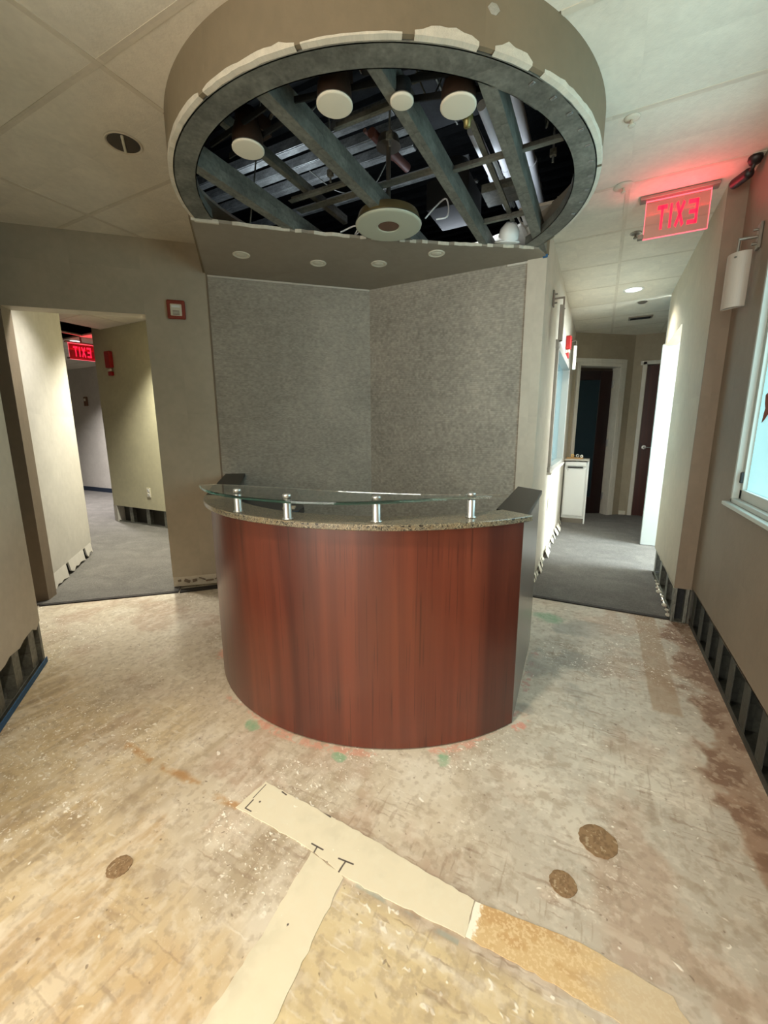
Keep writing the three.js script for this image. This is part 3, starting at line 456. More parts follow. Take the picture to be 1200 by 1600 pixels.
  const j = thing('mounting_plate', 'grey sheet-metal plate on the cross runners at the right back', 'plate', [0, 0, 0]); part('sheet', bx(0.22, 0.004, 0.16, -0.58, HS + 0.19, -2.60), M.galv, j); part('lip', [bx(0.22, 0.04, 0.004, -0.58, HS + 0.21, -2.52), bx(0.004, 0.04, 0.16, -0.47, HS + 0.21, -2.60)], M.galv, j);
  const cab = (label, pts, m = WP, r = 0.004) => { const t = new THREE.Mesh(tube(pts, r, 40, 6), m); t.name = numbered('loose_cable'); scene.add(t); tag(t, label, 'cable'); };
  cab('thin white cable curling left of the ring light', [[-1.42, HS + 0.03, -2.22], [-1.32, HS + 0.05, -2.24], [-1.30, HS + 0.035, -2.30], [-1.31, HS + 0.03, -2.24], [-1.36, HS + 0.03, -2.28]]); cab('white cable loop touching the soffit beside the ring light', [[-1.4, HS + 0.02, -2.30], [-1.3, HS + 0.09, -2.34], [-1.29, HS + 0.1, -2.38], [-1.31, HS + 0.03, -2.38]]); cab('thin pale cable looping right of the ring light', [[-0.93, HS + 0.03, -2.3], [-0.9, HS + 0.1, -2.36], [-0.86, HS + 0.16, -2.42], [-0.83, HS + 0.04, -2.36], [-0.88, HS + 0.025, -2.33]]);
  cab('dark wire hanging between the left joists', [[-1.36, HS + 0.4, -1.7], [-1.34, HS + 0.3, -1.74], [-1.32, HS + 0.34, -1.8], [-1.2, HS + 0.5, -1.9]], M.galv, 0.005); cab('thin grey wire drooping behind the left joist', [[-1.9, 2.95, -2.6], [-1.7, 2.8, -2.65], [-1.5, 2.78, -2.7], [-1.35, 2.95, -2.72]], M.galv, 0.004); cab('grey hanger wire behind the leftmost joist', [[-1.8, HS + 0.02, -1.9], [-1.79, HS + 0.3, -1.95], [-1.76, HS + 0.7, -2.0]], M.galv, 0.004);
  cab('loose grey wire hanging beside the centre-right joist', [[-0.86, 3.0, -1.9], [-0.84, 2.75, -1.95], [-0.80, 2.66, -2.0], [-0.77, 2.8, -2.1]], M.galv, 0.004); cab('pale cable draped over the cross runner at the right', [[-0.3, 2.75, -1.95], [-0.28, 2.5, -2.0], [-0.30, 2.44, -2.06], [-0.33, 2.6, -2.2]], M.galv, 0.004); cab('thin white cable hanging behind the front-left can light', [[-0.98, 2.9, -1.75], [-1.0, 2.7, -1.72], [-0.95, 2.6, -1.68], [-0.9, 2.75, -1.7]], WP, 0.004);
  const rod = (label, x, z) => { const t = thing('hanger_rod', label, 'rod', [x, 0, z], 0); part('rod', cyl(0.005, 0.005, HDECK - 2.47, 0, (HDECK + 2.47) / 2 - 0.04, 0, 10), M.galvBright, t); part('clip', rb(0.03, 0.03, 0.02, 0, 2.47, 0, 0.003), M.galv, t); };
  rod('threaded hanger rod left of the centre-left joist in the opened drum', -1.3, -1.95); rod('threaded hanger rod between the two centre joists in the opened drum', -0.92, -1.85); rod('threaded hanger rod near the right rim of the opened drum', -0.3, -2.3);
  const bb = thing('junction_box', 'dark junction box with a tan cover behind the front-left can light', 'box', [-0.86, 2.62, -1.62], 0.3); part('box', rb(0.14, 0.1, 0.12, 0, 0, 0, 0.006), M.dark, bb); part('cover', rb(0.09, 0.07, 0.01, 0, 0, 0.063, 0.003), std({ color: 0x9a7a50, roughness: 0.6 }), bb); part('strap', bx(0.02, 0.95, 0.003, 0, 0.5, -0.02), M.galv, bb);
  const b = new THREE.Mesh(rb(0.03, 0.04, 0.012, XL - 0.012, HS + 0.012, -3.04, 0.004), M.blue); b.name = numbered('tape_scrap'); scene.add(b); tag(b, 'scrap of blue tape on the corner under the drum rim', 'tape');
  // added uplights, hidden behind the soffit edge, to light the plenum from below
  const lamp = (x, y, z, w, rot, I, label) => { const t = thing('added_uplight', label, 'lamp', [x, y, z], rot); part('tube', rb(w, 0.03, 0.03, 0, 0.02, 0, 0.012), std({ color: 0xffffff, emissive: new THREE.Color(0.8, 0.9, 1), emissiveIntensity: 2 }), t); part('reflector', rb(w + 0.04, 0.012, 0.1, 0, 0.0, 0, 0.004), M.white, t);
    const l = new THREE.RectAreaLight(new THREE.Color(0.78, 0.88, 1), I, w, 0.1); l.position.set(0, 0.045, 0); l.rotation.x = Math.PI / 2; t.add(l); };
  lamp(-2.15, HC + 0.03, -2.45, 0.5, 0.75, LAMP.plenum, 'added cool uplight hidden above the ceiling behind the left of the drum'); lamp(-1.0, 2.37, -2.98, 0.5, 0, LAMP.plenum, 'added cool uplight hidden above the ceiling behind the right of the drum');
}

// ---------------------------------------------------------------- reception desk
{
  const desk = thing('reception_desk', 'curved mahogany reception desk with granite cap and glass shelf', 'desk');
  const a0 = 30.6 * Math.PI / 180, a1 = Math.PI - Math.atan2(-DZ, DX), WT = 0.872, n = 96;      // right end .. left end, where the curve runs straight into the left wing
  { // curved veneer with its own uv
    const pos = [], uv = [], idx = []; const rows = [[DESK.r, 0.006], [DESK.r, WT], [DESK.r - 0.02, WT], [DESK.r - 0.02, 0.006]];
    for (let i = 0; i <= n; i++) { const a = a1 + (a0 - a1) * i / n; for (let k = 0; k <= 4; k++) { const [r, y] = rows[k % 4]; pos.push(DESK.x + r * Math.cos(a), y, DESK.z + r * Math.sin(a)); uv.push((a1 - a) * DESK.r / 1.75, y / 1.75 + (k > 1 ? 0.01 : 0)); } }
    for (let i = 0; i < n; i++) for (let k = 0; k < 4; k++) { const p = i * 5 + k, q = p + 5; idx.push(p, q, p + 1, q, q + 1, p + 1); }
    const g = new THREE.BufferGeometry(); g.setAttribute('position', new THREE.Float32BufferAttribute(pos, 3)); g.setAttribute('uv', new THREE.Float32BufferAttribute(uv, 2)); g.setIndex(idx);
    const f = g.toNonIndexed(); f.computeVertexNormals(); const nm = f.attributes.normal, pp = f.attributes.position;
    for (let i = 0; i < nm.count; i++) { const rx = pp.getX(i) - DESK.x, rz = pp.getZ(i) - DESK.z, r = Math.hypot(rx, rz), dt = (nm.getX(i) * rx + nm.getZ(i) * rz) / r; if (Math.abs(dt) > 0.5) nm.setXYZ(i, Math.sign(dt) * rx / r, 0, Math.sign(dt) * rz / r); }
    part('front_panel', f, M.wood, desk, 'curved mahogany veneer front');
  }
  part('inner_panel', ring(DESK, 0.83, 0.842, a0 + 0.03, a1, 0.0, WT), M.laminate, desk);
  part('plinth', ring(DESK, 0.86, DESK.r - 0.021, a0 + 0.04, a1, 0, 0.05), M.rubber, desk);
  part('counter_cap', ring(DESK, 0.825, DESK.r + 0.03, a0 - 0.012, a1, WT + 0.001, 0.896, 96, 0.004), M.granite, desk, 'speckled granite cap');
  // right wing
  const ex = DESK.x + DESK.r * Math.cos(a0), ez = DESK.z + DESK.r * Math.sin(a0);
  part('side_panel', plan([[ex + 0.001, ez - 0.004], [ex - 0.022, ez], [ex - 0.06, -2.37], [ex - 0.035, -2.37]], 0.0, WT, 0.002), M.laminate, desk, 'dark brown right side panel');
  part('side_panel', plan([[ex - 0.11, ez - 0.02], [ex - 0.125, ez - 0.02], [ex - 0.165, -2.42], [ex - 0.15, -2.42]], 0.0, WT, 0.002), M.laminate, desk);
  part('wing_cap', plan([[ex + 0.012, ez + 0.005], [ex - 0.12, ez - 0.075], [ex - 0.165, -2.45], [ex - 0.02, -2.33]], WT + 0.001, 0.8955, 0.003), M.capDark, desk, 'dark laminate cap of the right wing');
  // left wing
  const W = (s, t) => ST(s, t);
  part('side_panel', plan([W(-0.274, 2.235), W(-0.25, 2.235), W(-0.25, 3.385), W(-0.274, 3.385)], 0, WT, 0.002), M.laminate, desk); part('side_panel', plan([W(-0.185, 2.3), W(-0.17, 2.3), W(-0.17, 3.385), W(-0.185, 3.385)], 0, WT, 0.002), M.laminate, desk);
  part('wing_cap', plan([W(-0.302, 2.236), W(-0.158, 2.236), W(-0.158, 3.385), W(-0.302, 3.385)], WT + 0.001, 0.8955, 0.003), M.capDark, desk, 'dark cap of the left wing');
  part('work_surface', plan([W(-0.165, 2.42), W(-0.06, 2.40), W(0.08, 2.37), W(0.17, 2.40), W(0.21, 2.50), W(0.22, 2.7), W(0.22, 3.37), W(-0.165, 3.37)], 0.725, 0.76, 0.004), M.worktop, desk, 'black inner work surface'); part('work_surface_leg', plan([W(0.17, 3.28), W(0.2, 3.28), W(0.2, 3.36), W(0.17, 3.36)], 0, 0.725), M.worktop, desk); part('work_surface_leg', plan([W(0.14, 2.46), W(0.17, 2.46), W(0.17, 2.5), W(0.14, 2.5)], 0, 0.725), M.worktop, desk);
  // glass shelf on steel posts
  const fr = [[-1.60, -1.268], [-1.45, -1.175], [-1.27, -1.113], [-1.085, -1.092], [-0.90, -1.108], [-0.74, -1.165], [-0.60, -1.27], [-0.47, -1.405], [-0.37, -1.50], [-0.285, -1.566]], bk = [[-0.42, -1.515], [-0.55, -1.45], [-0.72, -1.405], [-0.90, -1.375], [-1.08, -1.365], [-1.25, -1.355], [-1.42, -1.34], [-1.55, -1.325]];
  const sp = p => new THREE.SplineCurve(p.map(q => new THREE.Vector2(...q))).getPoints(40).map(v => [v.x, v.y]);
  const shelf = part('glass_shelf', plan([...sp(fr), ...sp(bk)], 0.961, 0.972, 0.0015), M.glass, desk, 'curved clear green-edged glass shelf');
  for (const [x, z] of [[-1.245, -1.158], [-0.977, -1.135], [-0.667, -1.235], [-0.395, -1.455]]) {
    const p = part('shelf_post', lathe([[0, 0.8965], [0.02, 0.8965], [0.02, 0.900], [0.0145, 0.902], [0.0145, 0.9605], [0, 0.9605]], 28).translate(x, 0, z), M.brushed, desk);
    part('post_cap', lathe([[0, 0.989], [0.013, 0.988], [0.0155, 0.985], [0.0155, 0.9726], [0, 0.9726]], 28).translate(x, 0, z), M.brushed, p);
  }
  const pad = thing('note_pad', 'small cream note pad on the black inner work surface', 'note pad', [ST(0.12, 2.47)[0], 0.76, ST(0.12, 2.47)[1]], 0.5); part('paper_block', rb(0.07, 0.014, 0.05, 0, 0.0075, 0, 0.002), std({ color: 0xb9ad96, roughness: 0.8 }), pad);
}

// ---------------------------------------------------------------- signs, alarms, sconces, sensors
const LET = { E: [[0, 0, 0.2, 1], [0, 0, 0.78, 0.17], [0, 0.415, 0.68, 0.585], [0, 0.83, 0.78, 1]], I: [[0, 0, 0.2, 1]], T: [[0.3, 0, 0.5, 1], [0, 0.83, 0.8, 1]] };
function letters(h, depth) {                    // the word EXIT as bevelled bars, centred
  const g = []; let x = 0; const r = (a, b, c, d) => { g.push(bx((c - a) * h, (d - b) * h, depth, ((a + c) / 2 + x) * h, ((b + d) / 2 - 0.5) * h, 0)); };
  for (const q of LET.E) r(...q); x += 1.0;
  for (const s of [1, -1]) { const L = Math.hypot(0.62, 1) * h; g.push(bx(0.2 * h, L * 0.97, depth, 0, 0, 0).rotateZ(s * 0.54).translate((0.42 + x) * h, 0, 0)); } x += 1.06;
  for (const q of LET.I) r(...q); x += 0.42; for (const q of LET.T) r(...q); x += 0.8;
  return g.map(q => q.translate(-x * h / 2, 0, 0));
}
const redGlow = std({ color: 0xd01428, emissive: new THREE.Color(1, 0.015, 0.06), emissiveIntensity: 1.3, roughness: 0.4 });
const pinkGlow = std({ color: 0xff5a64, emissive: new THREE.Color(1, 0.16, 0.22), emissiveIntensity: 1.1, roughness: 0.4 });
function exitSign(name, label, pos, rotY, w, h, mirrored, tint, stem = 0) {
  const t = thing(name, label, 'exit sign', pos, rotY);
  const panel = part('acrylic_panel', rb(w, h, 0.006, 0, -h / 2, 0, 0.002), new THREE.MeshPhysicalMaterial({ color: tint, transmission: 0.9, thickness: 0, roughness: 0.12, ior: 1.4 }), t, 'edge-lit clear panel');
  const lg = letters(h * 0.62, 0.003); const L = part('lettering', lg, redGlow, t, 'red letters'); L.position.set(0.01 * w, -h * 0.5, 0.005); L.geometry.scale(0.47, 1, 1); if (mirrored) { L.geometry.scale(-1, 1, 1); const ix = L.geometry.attributes; /* flip winding */ const p = ix.position, nrm = ix.normal; for (let i = 0; i < p.count; i += 3) for (const at of [ix.position, ix.normal, ix.uv]) for (let k = 0; k < at.itemSize; k++) { const b = at.array[(i + 1) * at.itemSize + k]; at.array[(i + 1) * at.itemSize + k] = at.array[(i + 2) * at.itemSize + k]; at.array[(i + 2) * at.itemSize + k] = b; } }
  part('lit_edge', [bx(w, 0.004, 0.008, 0, -h, 0), bx(0.003, h, 0.008, -w / 2, -h / 2, 0), bx(0.003, h, 0.008, w / 2, -h / 2, 0), bx(w, 0.005, 0.009, 0, -0.004, 0)], pinkGlow, t, 'glowing pink edges');
  part('canopy', rb(w * 1.22, 0.018, 0.06, 0, 0.009, 0, 0.004), M.nickel, t);
  if (stem) part('stem', cyl(0.012, 0.012, stem - 0.01, 0, 0.016 + stem / 2 - 0.006, 0, 14), M.nickel, t);
  part('end_clip', rb(0.03, 0.022, 0.03, -w / 2 - 0.014, -h + 0.012, 0.004, 0.004), M.nickel, t);
  const l = new THREE.RectAreaLight(new THREE.Color(1, 0.05, 0.08), LAMP.exit * 24, w, h * 0.5); l.position.set(0, -h * 0.55, 0.03); l.rotation.set(Math.PI - 0.75, 0, 0); t.add(l); return t;
}
exitSign('exit_sign', 'large red edge-lit exit sign seen from behind at the corridor mouth', [0.273, HC - 0.018, -3.0], 0, 0.296, 0.196, true, 0xffdcd6);
exitSign('exit_sign', 'small glowing red exit sign in the left hallway', [-6.4, HC - 0.085, -3.4], Math.PI / 2 - 0.25, 0.30, 0.21, true, 0xff7080, 0.085);
{
  const sconce = (label, pos, rotY, m, turn = 0, wide = 1) => { // plate on the wall at local z=0, arm to +z, half-round glass blade hanging
    const t = thing('wall_sconce', label, 'wall lamp', pos, rotY);
    part('wall_plate', rb(0.05, 0.11, 0.012, 0, 0, 0.007, 0.003), M.nickel, t); part('arm', [tube([[0, 0.0, 0.01], [0, 0.0, 0.06], [0, 0.0, 0.08]], 0.007, 8, 10), tube([[0, 0.004, 0.078], [0, -0.03, 0.079], [0, -0.06, 0.079]], 0.006, 8, 10)], M.nickel, t); for (const y of [-0.03, 0.03]) part('knob', cyl(0.006, 0.006, 0.02, 0, 0, 0, 14).rotateX(Math.PI / 2).translate(0, y, 0.022), M.nickel, t);
    const a = [], r = 0.042; for (let i = 0; i <= 16; i++) { const q = -1.15 + 2.3 * i / 16; a.push([r * Math.sin(q), r * Math.cos(q)]); } for (let i = 16; i >= 0; i--) { const q = -1.15 + 2.3 * i / 16; a.push([(r - 0.004) * Math.sin(q), (r - 0.004) * Math.cos(q)]); }
    const tw = g => g.scale(wide, 1, wide).rotateY(turn).translate(0, 0, 0.079); part('shade', tw(plan(a, -0.30, -0.055, 0.001).translate(0, 0, -0.034)), m, t, 'curved frosted blade'); part('shade_back', tw(rb(0.072, 0.245, 0.004, 0, -0.1775, -0.021, 0.002)), m, t); part('screw', tw(cyl(0.004, 0.004, 0.005, 0, 0, 0, 12).rotateX(Math.PI / 2).translate(0, -0.078, 0.009)), M.nickel, t); return t;
  };
  const blade = std({ color: 0xa89b8e, roughness: 0.35 }), blade2 = std({ color: 0xa59a8c, roughness: 0.4 }), bladeW = std({ color: 0xf2f0e2, roughness: 0.4 });
  sconce('wall lamp with a pale blade shade on the right wall beside the window', [XW, 2.09, -2.68], -Math.PI / 2, blade, 0.95, 1.3);
  sconce('wall lamp with a greyish blade shade nearest on the left corridor wall', [XL, 2.17, -3.5], Math.PI / 2, blade2); sconce('wall lamp with a bright white blade shade farther down the corridor', [XL, 2.19, -5.25], Math.PI / 2, bladeW);
  // red strobe on the corridor wall
  const st = (label, pos, rotY, h, mat) => { const t = thing('fire_strobe', label, 'fire alarm', pos, rotY); part('body', rb(0.11, h, 0.05, 0, 0, 0.026, 0.012), mat, t); part('strobe_lens', rb(0.05, 0.03, 0.03, 0, -h * 0.62, 0.03, 0.008), M.lens, t); part('horn_grille', [0, 1, 2, 3].map(i => rb(0.06, 0.006, 0.004, 0, h * 0.1 + i * 0.014, 0.053, 0.001)), mat, t); part('lower_box', rb(0.075, 0.05, 0.035, 0, -h * 0.62 - 0.045, 0.018, 0.008), mat, t); return t; };
  st('glossy red fire strobe on the left corridor wall above the framed window', [XL, 2.11, -4.9], Math.PI / 2, 0.13, M.red); st('dull red fire strobe high on the cream hallway wall', [-5.57, 2.12, -3.284], 0, 0.2, M.red);
  // framed alarm on the left wall
  const [fx, fz] = ST(-0.543, LT); const fa = thing('fire_alarm', 'square red-framed fire alarm speaker on the taupe left wall', 'fire alarm', [fx, 2.055, fz], Math.atan2(-DZ, DX));
  part('frame', rb(0.118, 0.125, 0.022, 0, 0, 0.012, 0.012, 3), M.redDull, fa, 'brick-red surround'); part('face', rb(0.074, 0.078, 0.012, 0.0, -0.004, 0.022, 0.006), M.lens, fa, 'off-white face'); part('strobe_bar', rb(0.056, 0.016, 0.008, 0, 0.018, 0.029, 0.003), M.white, fa); part('grille', [0, 1, 2, 3].map(i => rb(0.044, 0.004, 0.003, 0, -0.012 - i * 0.008, 0.0285, 0.001)), M.nickel, fa);
  // outlets
  const outlet = (label, pos, rotY) => { const t = thing('wall_outlet', label, 'outlet', pos, rotY); part('cover_plate', rb(0.075, 0.12, 0.006, 0, 0, 0.004, 0.003), M.lens, t); for (const y of [0.026, -0.026]) { const s = part('socket', rb(0.034, 0.032, 0.004, 0, y, 0.0075, 0.002), M.white, t); part('slot', [rb(0.004, 0.012, 0.002, -0.007, y, 0.0098, 0.0005), rb(0.004, 0.012, 0.002, 0.007, y, 0.0098, 0.0005)], M.black, s); } };
  outlet('white double outlet low on the cream hallway wall', [-5.1, 0.456, -3.284], 0); outlet('white double outlet low on the bright corridor wall', [XL, 0.52, -4.2], Math.PI / 2);
  const th = thing('thermostat', 'small brown control on the far white hallway wall', 'thermostat', [-9.3, 1.85, -4.9]); part('case', rb(0.11, 0.18, 0.03, 0, 0, 0.016, 0.008), std({ color: 0x6a4a34, roughness: 0.6 }), th); part('dial', rb(0.06, 0.05, 0.01, 0, 0.03, 0.034, 0.004), M.lens, th);
  // black camera in the corner
  const cm = thing('security_camera', 'black two-part security camera under the ceiling beside the exit sign', 'camera', [0.552, HC, -2.82]); part('base', lathe([[0, 0], [0.028, 0], [0.03, -0.012], [0.022, -0.03], [0, -0.034]], 28), M.black, cm); part('bracket', tube([[0, -0.02, 0], [-0.006, -0.045, -0.01], [-0.014, -0.05, -0.03]], 0.009, 12, 10), M.black, cm); part('barrel', new THREE.CapsuleGeometry(0.024, 0.08, 8, 20).rotateX(Math.PI / 2).rotateY(0.45).translate(-0.03, -0.052, -0.075), M.black, cm);
  // ceiling fittings
  const sp = (label, x, z, r, m) => { const t = thing('sprinkler_plate', label, 'sprinkler', [x, HC, z]); part('escutcheon', lathe([[0, -0.006], [r * 0.7, -0.006], [r, 0], [r, 0.002], [0, 0.002]], 30), m, t); part('head', lathe([[0, -0.03], [0.012, -0.03], [0.014, -0.026], [0.006, -0.018], [0.006, -0.006], [0, -0.006]], 16), m, t); };
  sp('pale round plate on the ceiling right of the drum', 0.01, -2.265, 0.03, M.bar); sp('pale round plate on the ceiling left of the exit sign', 0.004, -2.815, 0.05, M.bar); sp('dark metal sprinkler head just behind the exit sign', 0.10, -3.46, 0.035, M.nickel);
  const vt = thing('ceiling_vent', 'small dark slotted vent far down the corridor ceiling', 'vent', [0.3, HC, -5.85]); part('frame', rb(0.24, 0.012, 0.12, 0, -0.004, 0, 0.003), M.nickel, vt); for (let i = 0; i < 4; i++) part('slat', rb(0.2, 0.004, 0.012, 0, -0.012, -0.036 + i * 0.024, 0.001), M.steelDark, vt);
  const v2 = thing('ceiling_sensor', 'small grey round sensor on the corridor ceiling behind the lit downlight', 'sensor', [0.27, HC, -5.2]); part('cap', lathe([[0, -0.014], [0.03, -0.012], [0.045, 0], [0, 0]], 24), M.nickel, v2);
  // unlit downlight on the left ceiling
  const un = thing('recessed_downlight', 'dark unlit recessed downlight with a white bar in the left ceiling', 'ceiling light', [-2.03, HC, -1.372]); part('trim_ring', lathe([[0.066, 0.01], [0.068, 0], [0.074, -0.003], [0.078, 0.001]], 40), M.bar, un); part('reflector', lathe([[0.066, 0.001], [0.06, 0.001], [0.02, 0.0005], [0, 0.0005]], 32), M.copper.clone(), un, 'dull brown reflector'); un.children[1].material.color.set(0x4c443a); part('lamp_bar', rb(0.012, 0.012, 0.12, 0, -0.002, 0, 0.005).rotateY(0.9), M.lens, un, 'white lamp tube');
}

// ---------------------------------------------------------------- doors, windows, cabinet
{
  // interior window in the corridor's left wall
  const w = struct('window_1', 'grey-framed interior window in the left corridor wall'); const z0 = -3.95, z1 = -5.38, y0 = 0.88, y1 = 1.92, zc = (z0 + z1) / 2, L = z0 - z1, fm = std({ color: 0x9a958c, roughness: 0.4, metalness: 0.3 });
  part('frame', [rb(0.14, 0.07, L + 0.08, XL - 0.045, y1 + 0.01, zc, 0.004), rb(0.14, 0.05, L + 0.08, XL - 0.045, y0 - 0.01, zc, 0.004), rb(0.14, y1 - y0, 0.06, XL - 0.045, (y0 + y1) / 2, z0 - 0.01, 0.004), rb(0.14, y1 - y0, 0.06, XL - 0.045, (y0 + y1) / 2, z1 + 0.01, 0.004)], fm, w); part('pane', bx(0.008, y1 - y0, L, XL - 0.05, (y0 + y1) / 2, zc), new THREE.MeshPhysicalMaterial({ color: 0x7db3c2, roughness: 0.06, metalness: 0.75 }), w);
  part('sill', rb(0.06, 0.02, L + 0.1, XL + 0.01, y0 - 0.04, zc, 0.004), M.trim, w);
  // frosted window on the right, daylight behind
  const r = struct('window_2', 'white-framed frosted window glowing with daylight on the right wall'); const { z0: a, z1: b, y0: c, y1: d } = WIN, mz = (a + b) / 2, wl = b - a, my = (c + d) / 2;
  part('frame', [rb(0.07, 0.02, wl, XW + 0.03, c + 0.01, mz, 0.003), rb(0.07, 0.02, wl, XW + 0.03, d - 0.01, mz, 0.003), rb(0.07, d - c, 0.02, XW + 0.03, my, a + 0.01, 0.003), rb(0.07, d - c, 0.02, XW + 0.03, my, b - 0.01, 0.003)], M.winFrame, r); part('sash', [rb(0.03, 0.045, wl - 0.04, XW + 0.035, c + 0.042, mz, 0.003), rb(0.03, d - c, 0.035, XW + 0.035, my, a + 0.037, 0.003), rb(0.03, d - c, 0.035, XW + 0.035, my, b - 0.037, 0.003), rb(0.03, 0.045, wl - 0.04, XW + 0.035, d - 0.042, mz, 0.003)], M.winFrame, r);
  part('sill', rb(0.05, 0.018, wl + 0.06, XW - 0.005, c - 0.009, mz, 0.004), M.winFrame, r); part('latch', rb(0.02, 0.05, 0.014, XW + 0.018, c + 0.12, a + 0.045, 0.004), M.steelDark, r);
  const frost = std({ color: 0x9fd4da, emissive: new THREE.Color(0.36, 0.74, 0.80), emissiveIntensity: 0.8, roughness: 0.35 });
  part('pane', bx(0.008, d - c - 0.09, wl - 0.1, XW + 0.042, my, mz), frost, r, 'frosted backlit pane');
  part('wall_backing', bx(0.02, d - c + 0.1, wl + 0.1, XW + 0.09, my, mz), M.white, r);
  const l = new THREE.RectAreaLight(new THREE.Color(0.6, 0.92, 1), LAMP.window, wl - 0.12, d - c - 0.12); l.position.set(XW + 0.034, my, mz); l.rotation.y = Math.PI / 2; r.add(l);
  // butterfly cut-out on the pane
  const bf = thing('butterfly_decal', 'orange-brown paper butterfly stuck on the frosted window', 'decal', [XW + 0.036, 1.30, -2.30], -Math.PI / 2);
  const wing = s => { const sh = new THREE.Shape(); const P = [[0.004, -0.01], [0.03, 0.03], [0.075, 0.062], [0.092, 0.055], [0.085, 0.02], [0.07, -0.002], [0.078, -0.02], [0.088, -0.062], [0.06, -0.05], [0.03, -0.03], [0.004, -0.02]]; P.forEach(([x, y], i) => i ? sh.lineTo(s * x, y) : sh.moveTo(s * x, y)); return new THREE.ExtrudeGeometry(sh, { depth: 0.0015, bevelEnabled: false }); };
  const om = std({ color: 0x8a4322, map: rep(mottle, 14), roughness: 0.8 }); part('wing', wing(1), om, bf); part('wing', wing(-1), om, bf); part('body', new THREE.CapsuleGeometry(0.004, 0.05, 4, 10).translate(0, -0.01, 0.002), M.black, bf);
}
{
  // open dark doorway at the corridor's end with a glazed wooden door
  const ang = Math.atan2(-(E1[1] - E0[1]), E1[0] - E0[0]), L = Math.hypot(E1[0] - E0[0], E1[1] - E0[1]), x0 = 0.06 * L, x1 = 0.82 * L, H = 2.1;
  const d1 = struct('door_1', 'dark glazed wooden door standing in a cream frame at the corridor end'); d1.position.set(E0[0], 0, E0[1]); d1.rotation.y = ang;
  part('door_frame', [rb(0.05, H, 0.16, x0 + 0.02, H / 2 + 0.012, -0.055, 0.004), rb(0.05, H + 0.03, 0.16, x1 - 0.02, H / 2 + 0.012, -0.055, 0.004), rb(x1 - x0, 0.05, 0.16, (x0 + x1) / 2, H + 0.0, -0.055, 0.004), rb(0.06, H + 0.06, 0.014, x1 + 0.025, H / 2 + 0.042, 0.008, 0.003), rb(x1 - x0 + 0.06, 0.06, 0.014, (x0 + x1) / 2, H + 0.045, 0.008, 0.003)], M.trim, d1, 'cream frame');
  const leaf = new THREE.Group(); leaf.name = 'door_leaf'; leaf.position.set(x1 - 0.05, 0, -0.13); leaf.rotation.y = -0.22; d1.add(leaf); const lw = x1 - x0 - 0.1, dw = std({ map: rep(mahog, 0.9), color: 0x6b5850, roughness: 0.45 });
  part('stile', rb(0.16, 2.02, 0.04, -0.08, 1.03, 0, 0.003), dw, leaf); part('stile', rb(0.1, 2.02, 0.04, -lw + 0.05, 1.03, 0, 0.003), dw, leaf); part('rail', rb(lw - 0.26, 0.24, 0.04, -lw / 2 - 0.03, 0.14, 0, 0.003), dw, leaf); part('rail', rb(lw - 0.26, 0.12, 0.04, -lw / 2 - 0.03, 1.98, 0, 0.003), dw, leaf); part('glass', bx(lw - 0.26, 1.66, 0.008, -lw / 2 - 0.03, 1.09, 0), new THREE.MeshPhysicalMaterial({ color: 0x24333a, roughness: 0.2, clearcoat: 0.5 }), leaf); for (const y of [0.28, 1.05, 1.86]) part('hinge', rb(0.014, 0.1, 0.05, 0.004, y, 0.03, 0.003), M.brushed, leaf);
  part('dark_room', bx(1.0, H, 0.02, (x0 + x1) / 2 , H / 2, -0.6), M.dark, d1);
  const d2 = struct('door_2', 'plain reddish brown door with a lever handle at the corridor end'); const X0 = 0.49;
  part('door_frame', [rb(0.05, 2.13, 0.16, X0 - 0.022, 1.077, E1[1] - 0.055, 0.004), rb(0.95, 0.05, 0.16, X0 + 0.4, 2.125, E1[1] - 0.055, 0.004)], M.trim, d2); const lf = part('door_leaf', rb(0.82, 2.08, 0.04, X0 + 0.41, 1.052, E1[1] - 0.03, 0.003), M.woodDoor, d2);
  part('handle_rose', cyl(0.028, 0.03, 0.012, 0, 0, 0).rotateX(Math.PI / 2).translate(X0 + 0.07, 0.99, E1[1] - 0.004), M.chrome, d2); part('lever_handle', [tube([[X0 + 0.07, 0.99, E1[1]], [X0 + 0.07, 0.99, E1[1] + 0.05], [X0 + 0.1, 0.99, E1[1] + 0.056], [X0 + 0.19, 0.988, E1[1] + 0.054]], 0.0095, 24, 10)], M.chrome, d2);
}
